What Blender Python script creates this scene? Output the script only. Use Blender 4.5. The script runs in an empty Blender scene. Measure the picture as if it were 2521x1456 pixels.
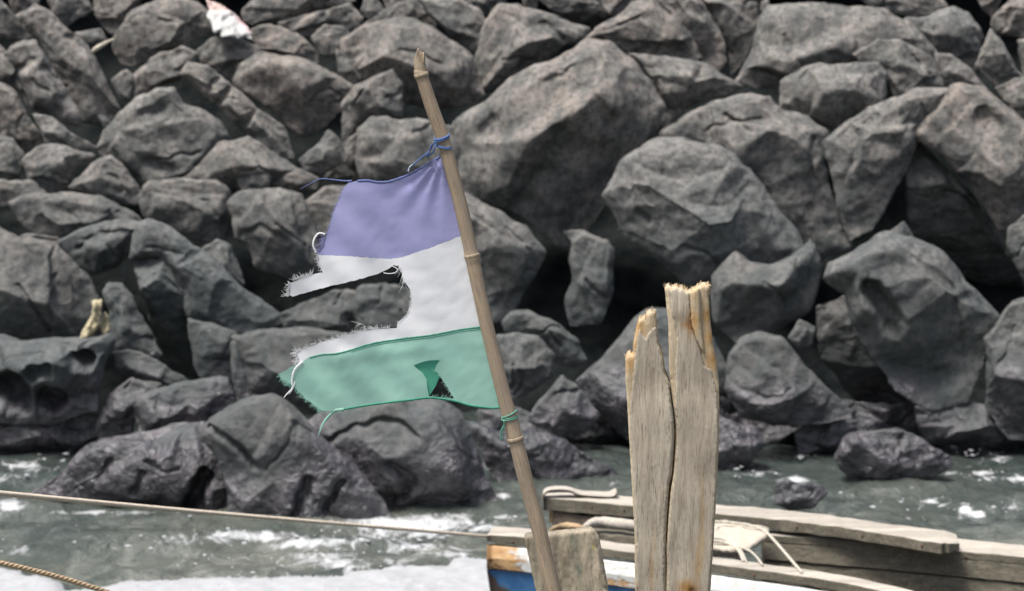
import bpy, bmesh, math, random
import numpy as np
from mathutils import Vector, Matrix, noise
from mathutils.geometry import delaunay_2d_cdt
random.seed(7); np.random.seed(7)
S = bpy.context.scene
COL = S.collection
R = math.radians
# ------------------------------------------------------------------ camera
CAMH, PITCH, LENS = 2.6, R(7.0), 85.0
cd = bpy.data.cameras.new('camera'); cam = bpy.data.objects.new('camera', cd); COL.objects.link(cam)
cam.location = (0, 0, CAMH); cam.rotation_euler = (R(90) - PITCH, 0, 0)
cd.lens = LENS; cd.sensor_width = 36; cd.sensor_fit = 'HORIZONTAL'; cd.clip_end = 500
cd.dof.use_dof = True; cd.dof.focus_distance = 4.62; cd.dof.aperture_fstop = 8.5; cd.dof.aperture_blades = 7
S.camera = cam
# ------------------------------------------------------------------ light
SUN_EL, SUN_AZ = R(67), R(-128)      # azimuth from +Y towards +X : light from upper left, a little behind the rocks
w = bpy.data.worlds.new("World"); S.world = w; w.use_nodes = True
nt = w.node_tree; nt.nodes.clear()
sky = nt.nodes.new('ShaderNodeTexSky'); sky.sky_type = 'NISHITA'; sky.sun_disc = False
sky.sun_elevation = SUN_EL; sky.sun_rotation = SUN_AZ; sky.air_density = 1.0; sky.dust_density = 5.0; sky.ozone_density = 1.0
hs = nt.nodes.new('ShaderNodeHueSaturation'); hs.inputs['Saturation'].default_value = 0.8
bg = nt.nodes.new('ShaderNodeBackground'); bg.inputs['Strength'].default_value = 0.105
wo = nt.nodes.new('ShaderNodeOutputWorld')
nt.links.new(sky.outputs[0], hs.inputs['Color']); nt.links.new(hs.outputs[0], bg.inputs[0]); nt.links.new(bg.outputs[0], wo.inputs[0])
sl = bpy.data.lights.new('sun', 'SUN'); sl.energy = 3.3; sl.angle = R(18); sl.color = (1.0, 0.975, 0.945)
so = bpy.data.objects.new('sun', sl); COL.objects.link(so)
sd = Vector((math.sin(SUN_AZ) * math.cos(SUN_EL), math.cos(SUN_AZ) * math.cos(SUN_EL), math.sin(SUN_EL)))
so.rotation_euler = sd.to_track_quat('Z', 'Y').to_euler(); so.location = sd * 30
S.view_settings.view_transform = 'Standard'; S.view_settings.look = 'None'
S.view_settings.exposure = 0.88; S.view_settings.gamma = 1.0
S.render.engine = 'CYCLES'
# ------------------------------------------------------------------ measures: sheet coordinates are 2521 x 1456
TW, TH = 2521.0, 1456.0
KX = 36.0 / LENS / TW
cp, sp = math.cos(PITCH), math.sin(PITCH)
def ray(x, y):
    a = (x - TW / 2) * KX; b = -(y - TH / 2) * KX
    return (a, cp + b * sp, -sp + b * cp)          # b up, looking +Y pitched down
def W(x, y, Y):
    r = ray(x, y); t = Y / r[1]
    return Vector((r[0] * t, Y, CAMH + r[2] * t))
def PZ(x, y, z):
    r = ray(x, y); t = (z - CAMH) / r[2]
    return Vector((r[0] * t, r[1] * t, z))
def mpp(Y): return KX * Y
def proj(co):                                       # numpy (n,3) -> sheet x, y
    dx = co[:, 0]; dy = co[:, 1]; dz = co[:, 2] - CAMH
    f = dy * cp - dz * sp; u = dy * sp + dz * cp
    return TW / 2 + dx / f / KX, TH / 2 - u / f / KX
# ------------------------------------------------------------------ object helpers
def tag(o, label=None, cat=None, group=None, kind=None):
    if label: o['label'] = label
    if cat: o['category'] = cat
    if group: o['group'] = group
    if kind: o['kind'] = kind
    return o
def link(name, me, mat=None, parent=None, smooth=True, loc=None):
    o = bpy.data.objects.new(name, me); COL.objects.link(o)
    if mat:
        me.materials.clear()
        for m in (mat if isinstance(mat, (list, tuple)) else [mat]): me.materials.append(m)
    if smooth: me.polygons.foreach_set('use_smooth', [True] * len(me.polygons))
    if loc is not None:
        me.transform(Matrix.Translation(-Vector(loc))); o.location = loc
    if parent:
        o.parent = parent; o.location = Vector(o.location) - parent.location if loc is not None else -parent.location
    return o
def empty(name, loc):
    o = bpy.data.objects.new(name, None); COL.objects.link(o); o.location = loc; o.empty_display_size = .1
    return o
def mesh(verts, faces):
    me = bpy.data.meshes.new('m'); me.from_pydata([tuple(v) for v in verts], [], faces); me.validate(); me.update(); return me
class MB:
    def __init__(s): s.v = []; s.f = []
    def add(s, v, f):
        n = len(s.v); s.v += [Vector(p) for p in v]; s.f += [tuple(i + n for i in q) for q in f]
    def tube(s, pts, rad, seg=8, caps=True, squash=1.0, jit=0.0):
        pts = [Vector(p) for p in pts]; n = len(pts)
        rad = rad if isinstance(rad, (list, tuple)) else [rad] * n
        ref = Vector((0, 1, 0)); V = []; F = []
        for i, p in enumerate(pts):
            t = (pts[min(i + 1, n - 1)] - pts[max(i - 1, 0)]).normalized()
            a = t.cross(ref)
            if a.length < 1e-4: a = t.cross(Vector((1, 0, 0)))
            a.normalize(); b = a.cross(t).normalized()
            for k in range(seg):
                th = 2 * math.pi * k / seg
                r = rad[i] * (1 + random.uniform(-jit, jit))
                V.append(p + a * math.cos(th) * r + b * math.sin(th) * r * squash)
        for i in range(n - 1):
            for k in range(seg):
                k2 = (k + 1) % seg
                F.append((i * seg + k, i * seg + k2, (i + 1) * seg + k2, (i + 1) * seg + k))
        if caps:
            F.append(tuple(range(seg))[::-1]); F.append(tuple((n - 1) * seg + k for k in range(seg)))
        s.add(V, F)
    def build(s, name, mat, parent=None, smooth=True, loc=None):
        return link(name, mesh(s.v, s.f), mat, parent, smooth, loc)
def resample(pts, n):
    P = np.array([tuple(p) for p in pts], float); d = np.r_[0, np.cumsum(np.linalg.norm(np.diff(P, axis=0), axis=1))]
    t = np.linspace(0, d[-1], n)
    return [tuple(np.interp(q, d, P[:, k]) for k in range(P.shape[1])) for q in t]
def spline(pts, n):                                  # Catmull-Rom
    P = [np.array(tuple(p), float) for p in pts]; P = [2 * P[0] - P[1]] + P + [2 * P[-1] - P[-2]]; out = []
    m = len(P) - 3
    for i in range(n):
        u = i / (n - 1) * m; k = min(int(u), m - 1); t = u - k
        a, b, c, d = P[k:k + 4]
        out.append(tuple(.5 * (2 * b + (c - a) * t + (2 * a - 5 * b + 4 * c - d) * t * t + (3 * b - a - 3 * c + d) * t ** 3)))
    return out
def rope(mb, pts, r, pitch, n=None):                 # three strands laid round each other
    pts = [Vector(p) for p in pts]
    L = sum((pts[i + 1] - pts[i]).length for i in range(len(pts) - 1))
    n = n or max(12, int(L / pitch * 7)); Q = [Vector(p) for p in resample(pts, n)]
    for k in range(3):
        line = []
        for i, p in enumerate(Q):
            t = (Q[min(i + 1, n - 1)] - Q[max(i - 1, 0)]).normalized()
            a = t.cross(Vector((0, 0, 1))); a = a.normalized() if a.length > 1e-3 else Vector((1, 0, 0)); b = a.cross(t)
            th = 2 * math.pi * (i / (n - 1) * L / pitch + k / 3)
            line.append(p + (a * math.cos(th) + b * math.sin(th)) * r * .48)
        mb.tube(line, r * .56, seg=6)
def cdt(outline, inner, holes=()):
    V = []; E = []
    for ring in [outline] + list(holes):
        n0 = len(V); V += [Vector((p[0], p[1])) for p in ring]
        E += [(n0 + i, n0 + (i + 1) % len(ring)) for i in range(len(ring))]
    V += [Vector((p[0], p[1])) for p in inner]
    vo, eo, fo, ov, oe, of = delaunay_2d_cdt(V, E, [], 1, 1e-5)
    return vo, fo, ov
def inside(x, y, poly):
    c = False; n = len(poly); j = n - 1
    for i in range(n):
        xi, yi = poly[i][:2]; xj, yj = poly[j][:2]
        if (yi > y) != (yj > y) and x < (xj - xi) * (y - yi) / (yj - yi) + xi: c = not c
        j = i
    return c
def distpoly(x, y, pl, closed=True):
    best = 1e9; n = len(pl)
    for i in range(n if closed else n - 1):
        ax, ay = pl[i][:2]; bx, by = pl[(i + 1) % n][:2]
        dx, dy = bx - ax, by - ay; L = dx * dx + dy * dy
        t = 0 if L == 0 else max(0, min(1, ((x - ax) * dx + (y - ay) * dy) / L))
        d = math.hypot(x - ax - t * dx, y - ay - t * dy)
        if d < best: best = d
    return best
def densify(ring, step, jit=0.0):
    out = []
    for i in range(len(ring)):
        a, b = ring[i], ring[(i + 1) % len(ring)]
        L = math.hypot(b[0] - a[0], b[1] - a[1]); k = max(1, int(L / step))
        for q in range(k):
            t = q / k; j = jit if q else jit * .3
            out.append((a[0] + (b[0] - a[0]) * t + random.uniform(-j, j), a[1] + (b[1] - a[1]) * t + random.uniform(-j, j)))
    return out
def sheet(outline, yf, thick, step, holes=(), jit=0.0, colf=None, loc=None, edge_r=0.0):
    """closed piece of the given outline: front at depth yf(x, y), back 'thick' metres behind"""
    ring = densify(outline, step, jit); hr = [densify(h, step, jit) for h in holes]
    xs = [p[0] for p in ring]; ys = [p[1] for p in ring]; inner = []
    y = min(ys)
    while y < max(ys):
        x = min(xs) + random.uniform(0, step)
        while x < max(xs):
            if inside(x, y, outline) and not any(inside(x, y, h) for h in holes):
                if distpoly(x, y, outline) > step * .55 and all(distpoly(x, y, h) > step * .55 for h in holes):
                    inner.append((x + random.uniform(-.2, .2) * step, y + random.uniform(-.2, .2) * step))
            x += step
        y += step
    vo, fo, ov = cdt(ring, inner, hr)
    if holes:
        fo = [f for f in fo if not any(inside(sum(vo[i][0] for i in f) / len(f), sum(vo[i][1] for i in f) / len(f), h) for h in hr)]
    n = len(vo); V = []; C = []
    if thick == 0:
        V = [W(p[0], p[1], yf(p[0], p[1])) for p in vo]; F = []
        for f in fo:
            a, b, c = [vo[i] for i in f[:3]]
            F.append(tuple(f) if (b[0] - a[0]) * (c[1] - a[1]) - (b[1] - a[1]) * (c[0] - a[0]) < 0 else tuple(f)[::-1])
        return mesh(V, F)
    rim = [distpoly(p[0], p[1], ring) if edge_r else 99 for p in vo]
    for p, dr in zip(vo, rim):
        Y = yf(p[0], p[1])
        if edge_r and dr < edge_r: Y += mpp(Y) * edge_r * (1 - math.sqrt(max(0, 1 - (1 - dr / edge_r) ** 2)))
        V.append(W(p[0], p[1], Y))
    for p in vo:
        Y = yf(p[0], p[1]); q = W(p[0], p[1], Y); V.append(q + Vector((q.x / Y * thick, thick, (q.z - CAMH) / Y * thick * .3)))
    F = []; cnt = {}
    for f in fo:
        # front faces look towards -Y
        a, b, c = [vo[i] for i in f[:3]]
        cr = (b[0] - a[0]) * (c[1] - a[1]) - (b[1] - a[1]) * (c[0] - a[0])
        g = tuple(f) if cr < 0 else tuple(f)[::-1]
        F.append(g); F.append(tuple(i + n for i in g[::-1]))
        for i in range(len(g)):
            cnt[(g[i], g[(i + 1) % len(g)])] = 1
    for (i, j) in list(cnt):
        if (j, i) not in cnt: F.append((j, i, i + n, j + n))
    me = mesh(V, F)
    if colf:
        ca = me.color_attributes.new('tint', 'FLOAT_COLOR', 'POINT')
        for i in range(len(me.vertices)):
            p = vo[i % n] if i % n < len(vo) else vo[0]
            ca.data[i].color = (*colf(p[0], p[1]), 1)
    return me
# ------------------------------------------------------------------ materials
def newmat(name):
    m = bpy.data.materials.new(name); m.use_nodes = True; t = m.node_tree; t.nodes.clear()
    b = t.nodes.new('ShaderNodeBsdfPrincipled'); o = t.nodes.new('ShaderNodeOutputMaterial'); t.links.new(b.outputs[0], o.inputs[0])
    return m, t, b, o
class N:
    def __init__(s, t): s.t = t
    def n(s, typ, ins=None, **kw):
        q = s.t.nodes.new('ShaderNode' + typ)
        for k, v in kw.items(): setattr(q, k, v)
        for k, v in (ins or {}).items():
            if isinstance(v, bpy.types.NodeSocket): s.t.links.new(v, q.inputs[k])
            else: q.inputs[k].default_value = v
        return q
    def noise(s, vec, scale, detail=4, rough=.55, dist=0.0):
        return s.n('TexNoise', {'Vector': vec, 'Scale': scale, 'Detail': detail, 'Roughness': rough, 'Distortion': dist}).outputs[0]
    def ramp(s, fac, stops, interp='LINEAR'):
        q = s.n('ValToRGB', {'Fac': fac}); q.color_ramp.interpolation = interp; e = q.color_ramp.elements
        while len(e) < len(stops): e.new(.5)
        for el, (p, c) in zip(e, stops):
            el.position = p; el.color = (c, c, c, 1) if isinstance(c, (int, float)) else (*c, 1)
        return q.outputs[0]
    def mix(s, fac, a, b, blend='MIX'):
        q = s.n('Mix', data_type='RGBA', blend_type=blend)
        for i, v in ((0, fac), (6, a), (7, b)):
            if isinstance(v, bpy.types.NodeSocket): s.t.links.new(v, q.inputs[i])
            else: q.inputs[i].default_value = v if i == 0 else (*v, 1) if len(v) == 3 else v
        return q.outputs[2]
    def math(s, op, a, b=0.0, clamp=False):
        q = s.n('Math', operation=op, use_clamp=clamp)
        for i, v in ((0, a), (1, b)):
            if isinstance(v, bpy.types.NodeSocket): s.t.links.new(v, q.inputs[i])
            else: q.inputs[i].default_value = v
        return q.outputs[0]
    def bump(s, h, strength, dist, nrm=None):
        i = {'Height': h, 'Strength': strength, 'Distance': dist}
        if nrm is not None: i['Normal'] = nrm
        return s.n('Bump', i).outputs[0]
    def mrange(s, v, a, b, c=0.0, d=1.0):
        q = s.n('MapRange', {'Value': v, 'From Min': a, 'From Max': b, 'To Min': c, 'To Max': d}); return q.outputs[0]

def rock_material():
    m, t, b, o = newmat('weathered_rock'); k = N(t)
    geo = k.n('NewGeometry'); P = geo.outputs['Position']; oi = k.n('ObjectInfo')
    rnd = oi.outputs['Random']
    off = k.n('VectorMath', {0: P, 1: k.n('CombineXYZ', {0: k.math('MULTIPLY', rnd, 37.0), 1: k.math('MULTIPLY', rnd, 11.0), 2: rnd}).outputs[0]}, operation='ADD').outputs[0]
    n1 = k.noise(off, 1.6, 5, .6, .4); n2 = k.noise(off, 6.5, 6, .65, .3); n3 = k.noise(off, 28, 6, .78)
    cool = (.100, .112, .110); warm = (.168, .145, .127)
    base = k.mix(k.ramp(n1, [(.36, 0), (.64, 1)]), cool, warm)
    hue = k.math('FRACT', k.math('MULTIPLY', rnd, 7.31))
    base = k.mix(k.mrange(rnd, 0, 1, 0, .5), base, k.mix(hue, (.205, .160, .132), (.108, .134, .145)))
    zh = k.n('SeparateXYZ', {0: P}).outputs[2]
    base = k.mix(k.n('Clamp', {0: k.mrange(zh, .8, 2.0, 0, .42)}).outputs[0], base, (.225, .197, .172))     # dry, sun bleached upper stones
    base = k.mix(k.ramp(n2, [(.40, .7), (.54, 0)]), base, (.055, .062, .060))     # mineral stains
    base = k.mix(k.ramp(n2, [(.54, 0), (.68, .6)]), base, (.235, .222, .208))       # pale scuffs
    base = k.mix(k.ramp(n3, [(.40, .85), (.5, 0)]), base, (.05, .05, .048))
    base = k.mix(k.ramp(n3, [(.54, 0), (.68, .55)]), base, (.27, .26, .245))
    # bedding streaks, tilted
    mp = k.n('Mapping', {'Vector': off, 'Rotation': (0, R(38), 0), 'Scale': (7.5, 1.2, 1.6)}).outputs[0]
    st = k.noise(mp, 1.3, 4, .6, .2)
    base = k.mix(k.ramp(st, [(.36, .35), (.5, 0)]), base, (.06, .066, .066))
    # wet and weed darkened zone next to the water
    z = k.n('SeparateXYZ', {0: P}).outputs[2]
    zz = k.math('ADD', z, k.mrange(k.noise(P, 2.3, 4, .6), .3, .7, -.28, .28))
    wet = k.mrange(zz, .50, .22); wet = k.n('Clamp', {0: wet}).outputs[0]
    damp = k.n('Clamp', {0: k.mrange(zz, 1.9, .45)}).outputs[0]
    base = k.mix(k.math('MULTIPLY', damp, .66), base, (.050, .060, .061))
    base = k.mix(k.math('MULTIPLY', wet, .85), base, k.mix(k.ramp(n2, [(.42, 0), (.6, 1)]), (.022, .021, .025), (.075, .066, .076)))
    t.links.new(base, b.inputs['Base Color'])
    rr = k.math('MULTIPLY_ADD', wet, -.60); rr.node.inputs[2].default_value = .88
    t.links.new(rr, b.inputs['Roughness'])
    t.links.new(k.math('MULTIPLY_ADD', wet, .55), b.inputs['Specular IOR Level']); b.inputs['Specular IOR Level'].links[0].from_node.inputs[2].default_value = .22
    v = k.n('TexVoronoi', {'Vector': off, 'Scale': 2.2, 'Randomness': 1}, feature='DISTANCE_TO_EDGE').outputs[0]
    nb = k.bump(n1, .25, .06); nb = k.bump(n2, .25, .018, nb); nb = k.bump(st, .2, .014, nb)
    nb = k.bump(n3, .7, .008, nb); nb = k.bump(k.noise(off, 150, 3, .7), .5, .004, nb)
    wb = k.math('MULTIPLY', k.noise(off, 16, 4, .6, 1.2), wet)
    nb = k.bump(wb, .9, .032, nb)
    t.links.new(nb, b.inputs['Normal'])
    return m
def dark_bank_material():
    m, t, b, o = newmat('bank_gap_shade'); k = N(t); P = k.n('NewGeometry').outputs['Position']
    c = k.ramp(k.noise(P, 5, 5, .6), [(.35, (.006, .008, .008)), (.65, (.016, .018, .018))])  # near-black: crevice shade between the boulders put into the bank colour
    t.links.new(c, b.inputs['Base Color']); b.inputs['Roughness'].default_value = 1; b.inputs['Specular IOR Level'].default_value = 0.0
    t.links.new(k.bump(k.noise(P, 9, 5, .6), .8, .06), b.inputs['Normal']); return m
def water_material():
    m, t, b, o = newmat('murky_water'); k = N(t); P = k.n('NewGeometry').outputs['Position']
    fo = k.n('Attribute', attribute_name='foam').outputs['Fac']
    mp = k.n('Mapping', {'Vector': P, 'Scale': (1, .62, 1)}).outputs[0]
    warp = k.n('TexNoise', {'Vector': mp, 'Scale': 2.6, 'Detail': 3.0}).outputs[1]
    wv = k.n('VectorMath', {0: mp, 1: k.n('VectorMath', {0: warp, 'Scale': .35}, operation='SCALE').outputs[0]}, operation='ADD').outputs[0]
    ves = k.n('TexVoronoi', {'Vector': wv, 'Scale': 7.0}, feature='DISTANCE_TO_EDGE').outputs[0]
    lace = k.ramp(ves, [(.0, 1), (.16, 0)])
    n = k.noise(wv, 9, 6, .75, .8); n2 = k.noise(wv, 60, 5, .8)
    v = k.math('ADD', k.math('MULTIPLY', lace, .16), k.math('ADD', k.math('MULTIPLY', n, .52), k.math('MULTIPLY', n2, .60)))
    mask = k.math('SUBTRACT', k.math('ADD', v, k.math('MULTIPLY', fo, .56)), .90)
    mask = k.n('Clamp', {0: k.math('MULTIPLY', mask, 4.5)}).outputs[0]
    wc = k.ramp(k.noise(P, 1.1, 4, .6), [(.35, (.040, .050, .044)), (.65, (.098, .104, .086))])
    wc = k.mix(k.math('MULTIPLY', k.ramp(k.noise(wv, 3.2, 5, .7, 1.0), [(.50, 0), (.68, 1)]), .42), wc, (.25, .255, .225))
    clear = k.n('Clamp', {0: k.mrange(k.n('SeparateXYZ', {0: P}).outputs[1], 11.2, 13.2, 0, .75)}).outputs[0]      # darker farther out: reflection of the dark rocks painted into the colour
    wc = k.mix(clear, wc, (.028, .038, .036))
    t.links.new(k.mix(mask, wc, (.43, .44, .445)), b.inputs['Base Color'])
    t.links.new(k.mrange(mask, 0, 1, .09, .8), b.inputs['Roughness']); b.inputs['IOR'].default_value = 1.33
    h = k.bump(k.noise(mp, 5, 4, .6, .8), .9, .07); h = k.bump(k.noise(mp, 20, 4, .65, .6), .8, .02, h)
    h = k.bump(mask, .5, .01, h)
    t.links.new(h, b.inputs['Normal']); return m
def foam_material():
    m, t, b, o = newmat('sea_foam'); k = N(t); P = k.n('NewGeometry').outputs['Position']
    c = k.ramp(k.noise(P, 14, 6, .75), [(.3, (.24, .245, .25)), (.7, (.34, .345, .35))])
    t.links.new(c, b.inputs['Base Color']); b.inputs['Roughness'].default_value = .8
    b.inputs['Subsurface Weight'].default_value = .1; b.inputs['Subsurface Scale'].default_value = .02
    t.links.new(k.bump(k.noise(P, 40, 6, .7), .5, .01), b.inputs['Normal']); return m
def wood_material(name, a, c, dark, grain=(60, 60, 3.5), use_tint=False, rough=.8, bumpd=.003, rot=(0, 0, 0), scale=1.0):
    m, t, b, o = newmat(name); k = N(t); tc = k.n('TexCoord').outputs['Object']
    rt = k.n('Mapping', {'Vector': tc, 'Rotation': rot}).outputs[0]
    mp = k.n('Mapping', {'Vector': rt, 'Scale': tuple(g * scale for g in grain)}).outputs[0]
    g = k.noise(mp, 1.0, 6, .65, .5); g2 = k.noise(mp, 3.7, 4, .7, .2)
    p = k.noise(k.n('Mapping', {'Vector': rt, 'Scale': tuple(q * .16 * scale for q in grain)}).outputs[0], 1.0, 4, .6, .5)
    base = k.mix(k.ramp(g, [(.35, 0), (.65, 1)]), a, c)
    base = k.mix(k.ramp(p, [(.36, .8), (.56, 0)]), base, tuple(.55 * x + .45 * y for x, y in zip(dark, a)))
    base = k.mix(k.ramp(g2, [(.34, .8), (.46, 0)]), base, dark)
    if use_tint:
        at = k.n('Attribute', attribute_name='tint').outputs['Color']
        base = k.mix(1.0, base, at, 'MULTIPLY')
    t.links.new(base, b.inputs['Base Color']); b.inputs['Roughness'].default_value = rough; b.inputs['Specular IOR Level'].default_value = .25
    nb = k.bump(g, .6, bumpd); nb = k.bump(g2, .6, bumpd * .4, nb)
    t.links.new(nb, b.inputs['Normal']); return m
def cloth_material(name, col, col2, sheer=.06, dirt=.0):
    m, t, b, o = newmat(name); k = N(t); tc = k.n('TexCoord').outputs['Object']
    n = k.noise(tc, 11, 6, .7, 1.2); f = k.noise(k.n('Mapping', {'Vector': tc, 'Scale': (1500, 1, 300)}).outputs[0], 1, 2, .6)
    f2 = k.noise(k.n('Mapping', {'Vector': tc, 'Scale': (300, 1, 1500)}).outputs[0], 1, 2, .6)
    base = k.mix(k.ramp(n, [(.30, .25), (.72, .8)]), col, col2)
    base = k.mix(k.ramp(f, [(.3, .16), (.6, 0)]), base, tuple(c * .72 for c in col))
    b.inputs['Roughness'].default_value = .85; b.inputs['Specular IOR Level'].default_value = .15
    b.inputs['Sheen Weight'].default_value = .15
    t.links.new(base, b.inputs['Base Color'])
    wr = k.noise(k.n('Mapping', {'Vector': tc, 'Rotation': (0, R(35), 0), 'Scale': (9, 1, 26)}).outputs[0], 1, 4, .6, .8)
    nb = k.bump(wr, .25, .0012); nb = k.bump(f, .35, .0006, nb); nb = k.bump(f2, .35, .0006, nb)
    t.links.new(nb, b.inputs['Normal'])
    tr = k.n('BsdfTranslucent', {'Color': base, 'Normal': nb}).outputs[0]
    tp = k.n('BsdfTransparent').outputs[0]
    mx = k.n('MixShader', {0: .38, 1: b.outputs[0], 2: tr}).outputs[0]
    mx = k.n('MixShader', {0: sheer, 1: mx, 2: tp}).outputs[0]
    t.links.new(mx, o.inputs[0]); return m
def plain(name, col, rough=.8, var=.2, scale=30):
    m, t, b, o = newmat(name); k = N(t); P = k.n('TexCoord').outputs['Object']
    t.links.new(k.mix(k.ramp(k.noise(P, scale, 4, .6), [(.35, 0), (.65, 1)]), tuple(c * (1 - var) for c in col), tuple(min(1, c * (1 + var)) for c in col)), b.inputs['Base Color'])
    b.inputs['Roughness'].default_value = rough; t.links.new(k.bump(k.noise(P, scale * 4, 3, .6), .4, .002), b.inputs['Normal']); return m
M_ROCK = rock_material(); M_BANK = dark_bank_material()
# ------------------------------------------------------------------ bank of boulders
Y0, SLOPE = 13.5, R(37)
TS = math.tan(SLOPE)
def slopeY(x, y):
    r = ray(x, y)                       # z = (Y-Y0)*TS ; CAMH + r2/r1*Y = (Y-Y0)*TS
    return (CAMH + Y0 * TS) / (TS - r[2] / r[1])
TX = {}
def tex(kind, size):
    key = (kind, round(size, 3))
    if key not in TX:
        t = bpy.data.textures.new('rock_form', kind); t.noise_scale = size
        if kind == 'CLOUDS': t.noise_depth = 4
        if kind == 'MUSGRAVE': t.musgrave_type = 'RIDGED_MULTIFRACTAL'; t.octaves = 4; t.lacunarity = 2.1
        if kind == 'VORONOI': t.distance_metric = 'DISTANCE'
        TX[key] = t
    return TX[key]
NR = 0
def rock(label, out, inner=None, lay=0.0, bulge=.46, ry=.40, rx=.45, sm=2, cracks=(), cat='boulder', name='boulder', tilt=.1, amp=1.0, group='boulders of the rock bank', back=.5, fine=1.0, yc=None, chip=None):
    if chip is None: chip = 9 if inner is None else 5
    global NR; NR += 1; rs = random.Random(NR * 13 + 5)
    n = len(out); A = abs(sum(out[i][0] * out[(i + 1) % n][1] - out[(i + 1) % n][0] * out[i][1] for i in range(n))) / 2
    xs = [p[0] for p in out]; ys = [p[1] for p in out]
    cx = sum(xs) / n; cy = sum(ys) / n; s = math.sqrt(A); x0, x1, y0, y1 = min(xs), max(xs), min(ys), max(ys)
    Yc = (yc if yc else slopeY(cx, cy)) - lay; mp = mpp(Yc); zc = W(cx, cy, Yc).z
    Yat = lambda x, y: Yc + tilt / TS * (W(x, y, Yc).z - zc)
    gr = 1 + 8.0 / s
    O = [(cx + (x - cx) * gr, cy + (y - cy) * gr) for x, y in out]
    if inner is None:
        mx = x0 + (x1 - x0) * rx; my = y0 + (y1 - y0) * ry; inner = []
        m2 = max(4, min(6, n))
        for i in range(0, n, max(1, n // m2)):
            k = rs.uniform(.45, .68)
            inner.append((mx + (out[i][0] - mx) * k, my + (out[i][1] - my) * k, s * bulge * rs.uniform(.72, 1.0)))
        inner.append((mx, my, s * bulge * 1.08))
    vo, fo, ov = cdt(O, inner)
    V = []
    for i, p in enumerate(vo):
        src = ov[i][0] if ov[i] else -1
        vv = (p[1] - y0) / (y1 - y0); d = inner[src - n][2] * (1.4 - .75 * vv) if src >= n else 0.0
        V.append(W(p[0], p[1], Yat(p[0], p[1]) - d * mp))
    F = []; cnt = set()
    for f in fo:
        a, b, c = [vo[i] for i in f[:3]]
        g = tuple(f) if (b[0] - a[0]) * (c[1] - a[1]) - (b[1] - a[1]) * (c[0] - a[0]) < 0 else tuple(f)[::-1]
        F.append(g)
        for i in range(len(g)): cnt.add((g[i], g[(i + 1) % len(g)]))
    be = [(i, j) for (i, j) in cnt if (j, i) not in cnt]
    idx = sorted({i for e in be for i in e}); m = {}; q = {}
    for i in idx:
        p = vo[i]; sc = .80
        x, y = cx + (p[0] - cx) * sc, cy + (p[1] - cy) * sc
        m[i] = len(V); V.append(W(x, y, Yat(x, y) + s * mp * back * .7 * rs.uniform(.8, 1.2)))
    for i in idx:
        p = vo[i]; x, y = cx + (p[0] - cx) * .3, cy + (p[1] - cy) * .3
        q[i] = len(V); V.append(W(x, y, Yat(x, y) + s * mp * back * 1.15))
    ce = len(V); V.append(W(cx, cy, Yc + s * mp * back * 1.2))
    for i, j in be:
        F.append((j, i, m[i], m[j])); F.append((m[j], m[i], q[i], q[j])); F.append((q[j], q[i], ce))
    me = mesh(V, F)
    o = link(name, me, M_ROCK)
    size = s * mp; vx = max(.010, size / 62) / fine
    md = o.modifiers.new('r', 'REMESH'); md.mode = 'VOXEL'; md.voxel_size = vx; md.use_smooth_shade = True
    md = o.modifiers.new('s', 'SMOOTH'); md.factor = .5; md.iterations = int(sm * 2)
    dg = bpy.context.evaluated_depsgraph_get(); nm = bpy.data.meshes.new_from_object(o.evaluated_get(dg))
    o.modifiers.clear(); o.data = nm; bpy.data.meshes.remove(me); me = nm
    # chisel: flat cleavage faces turned up, sideways and outwards
    if chip:
        co = np.empty(len(nm.vertices) * 3); nm.vertices.foreach_get('co', co); co = co.reshape(-1, 3)
        for _ in range(chip):
            d = np.array([rs.gauss(0, .6), -max(.42, abs(rs.gauss(.7, .35))), rs.gauss(.2, .6)]); d /= np.linalg.norm(d)
            h = co @ d; lim = np.quantile(h, rs.uniform(.80, .96)); ex = np.maximum(0, h - lim)
            room = np.maximum(0, Yc - .04 * size - co[:, 1])
            dy = np.minimum(ex / -d[1], room * .5)
            t = (co[:, 1] + dy) / co[:, 1]
            co[:, 0] *= t; co[:, 2] = CAMH + (co[:, 2] - CAMH) * t; co[:, 1] *= t
        nm.vertices.foreach_set('co', co.ravel()); nm.update()
    md = None
    for kind, sz, st in (('CLOUDS', size * .5, .11), ('VORONOI', size * .4, -.05), ('CLOUDS', size * .12, .012), ('MUSGRAVE', size * .22, .005)):
        md = o.modifiers.new('d', 'DISPLACE'); md.texture = tex(kind, float('%.1g' % sz)); md.texture_coords = 'GLOBAL'
        md.strength = size * st * amp; md.mid_level = .5
    md = o.modifiers.new('s2', 'SMOOTH'); md.factor = .5; md.iterations = 1
    dg = bpy.context.evaluated_depsgraph_get(); ev = o.evaluated_get(dg); nm = bpy.data.meshes.new_from_object(ev)
    o.modifiers.clear(); o.data = nm; bpy.data.meshes.remove(me)
    cracks = list(cracks)
    if s > 110:                                       # hairline joints
        for _ in range(rs.choice((1, 1, 2))):
            ax_, ay_ = cx + rs.uniform(-.35, .35) * (x1 - x0), cy + rs.uniform(-.35, .25) * (y1 - y0); an = rs.choice((R(50), R(-35), R(70), R(20))) + rs.gauss(0, .25); pl = [(ax_, ay_)]
            for q in range(3):
                an += rs.gauss(0, .35); L_ = s * rs.uniform(.10, .2); ax_ += math.cos(an) * L_; ay_ += math.sin(an) * L_; pl.append((ax_, ay_))
            cracks.append((pl, 4.0, 8))
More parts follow.
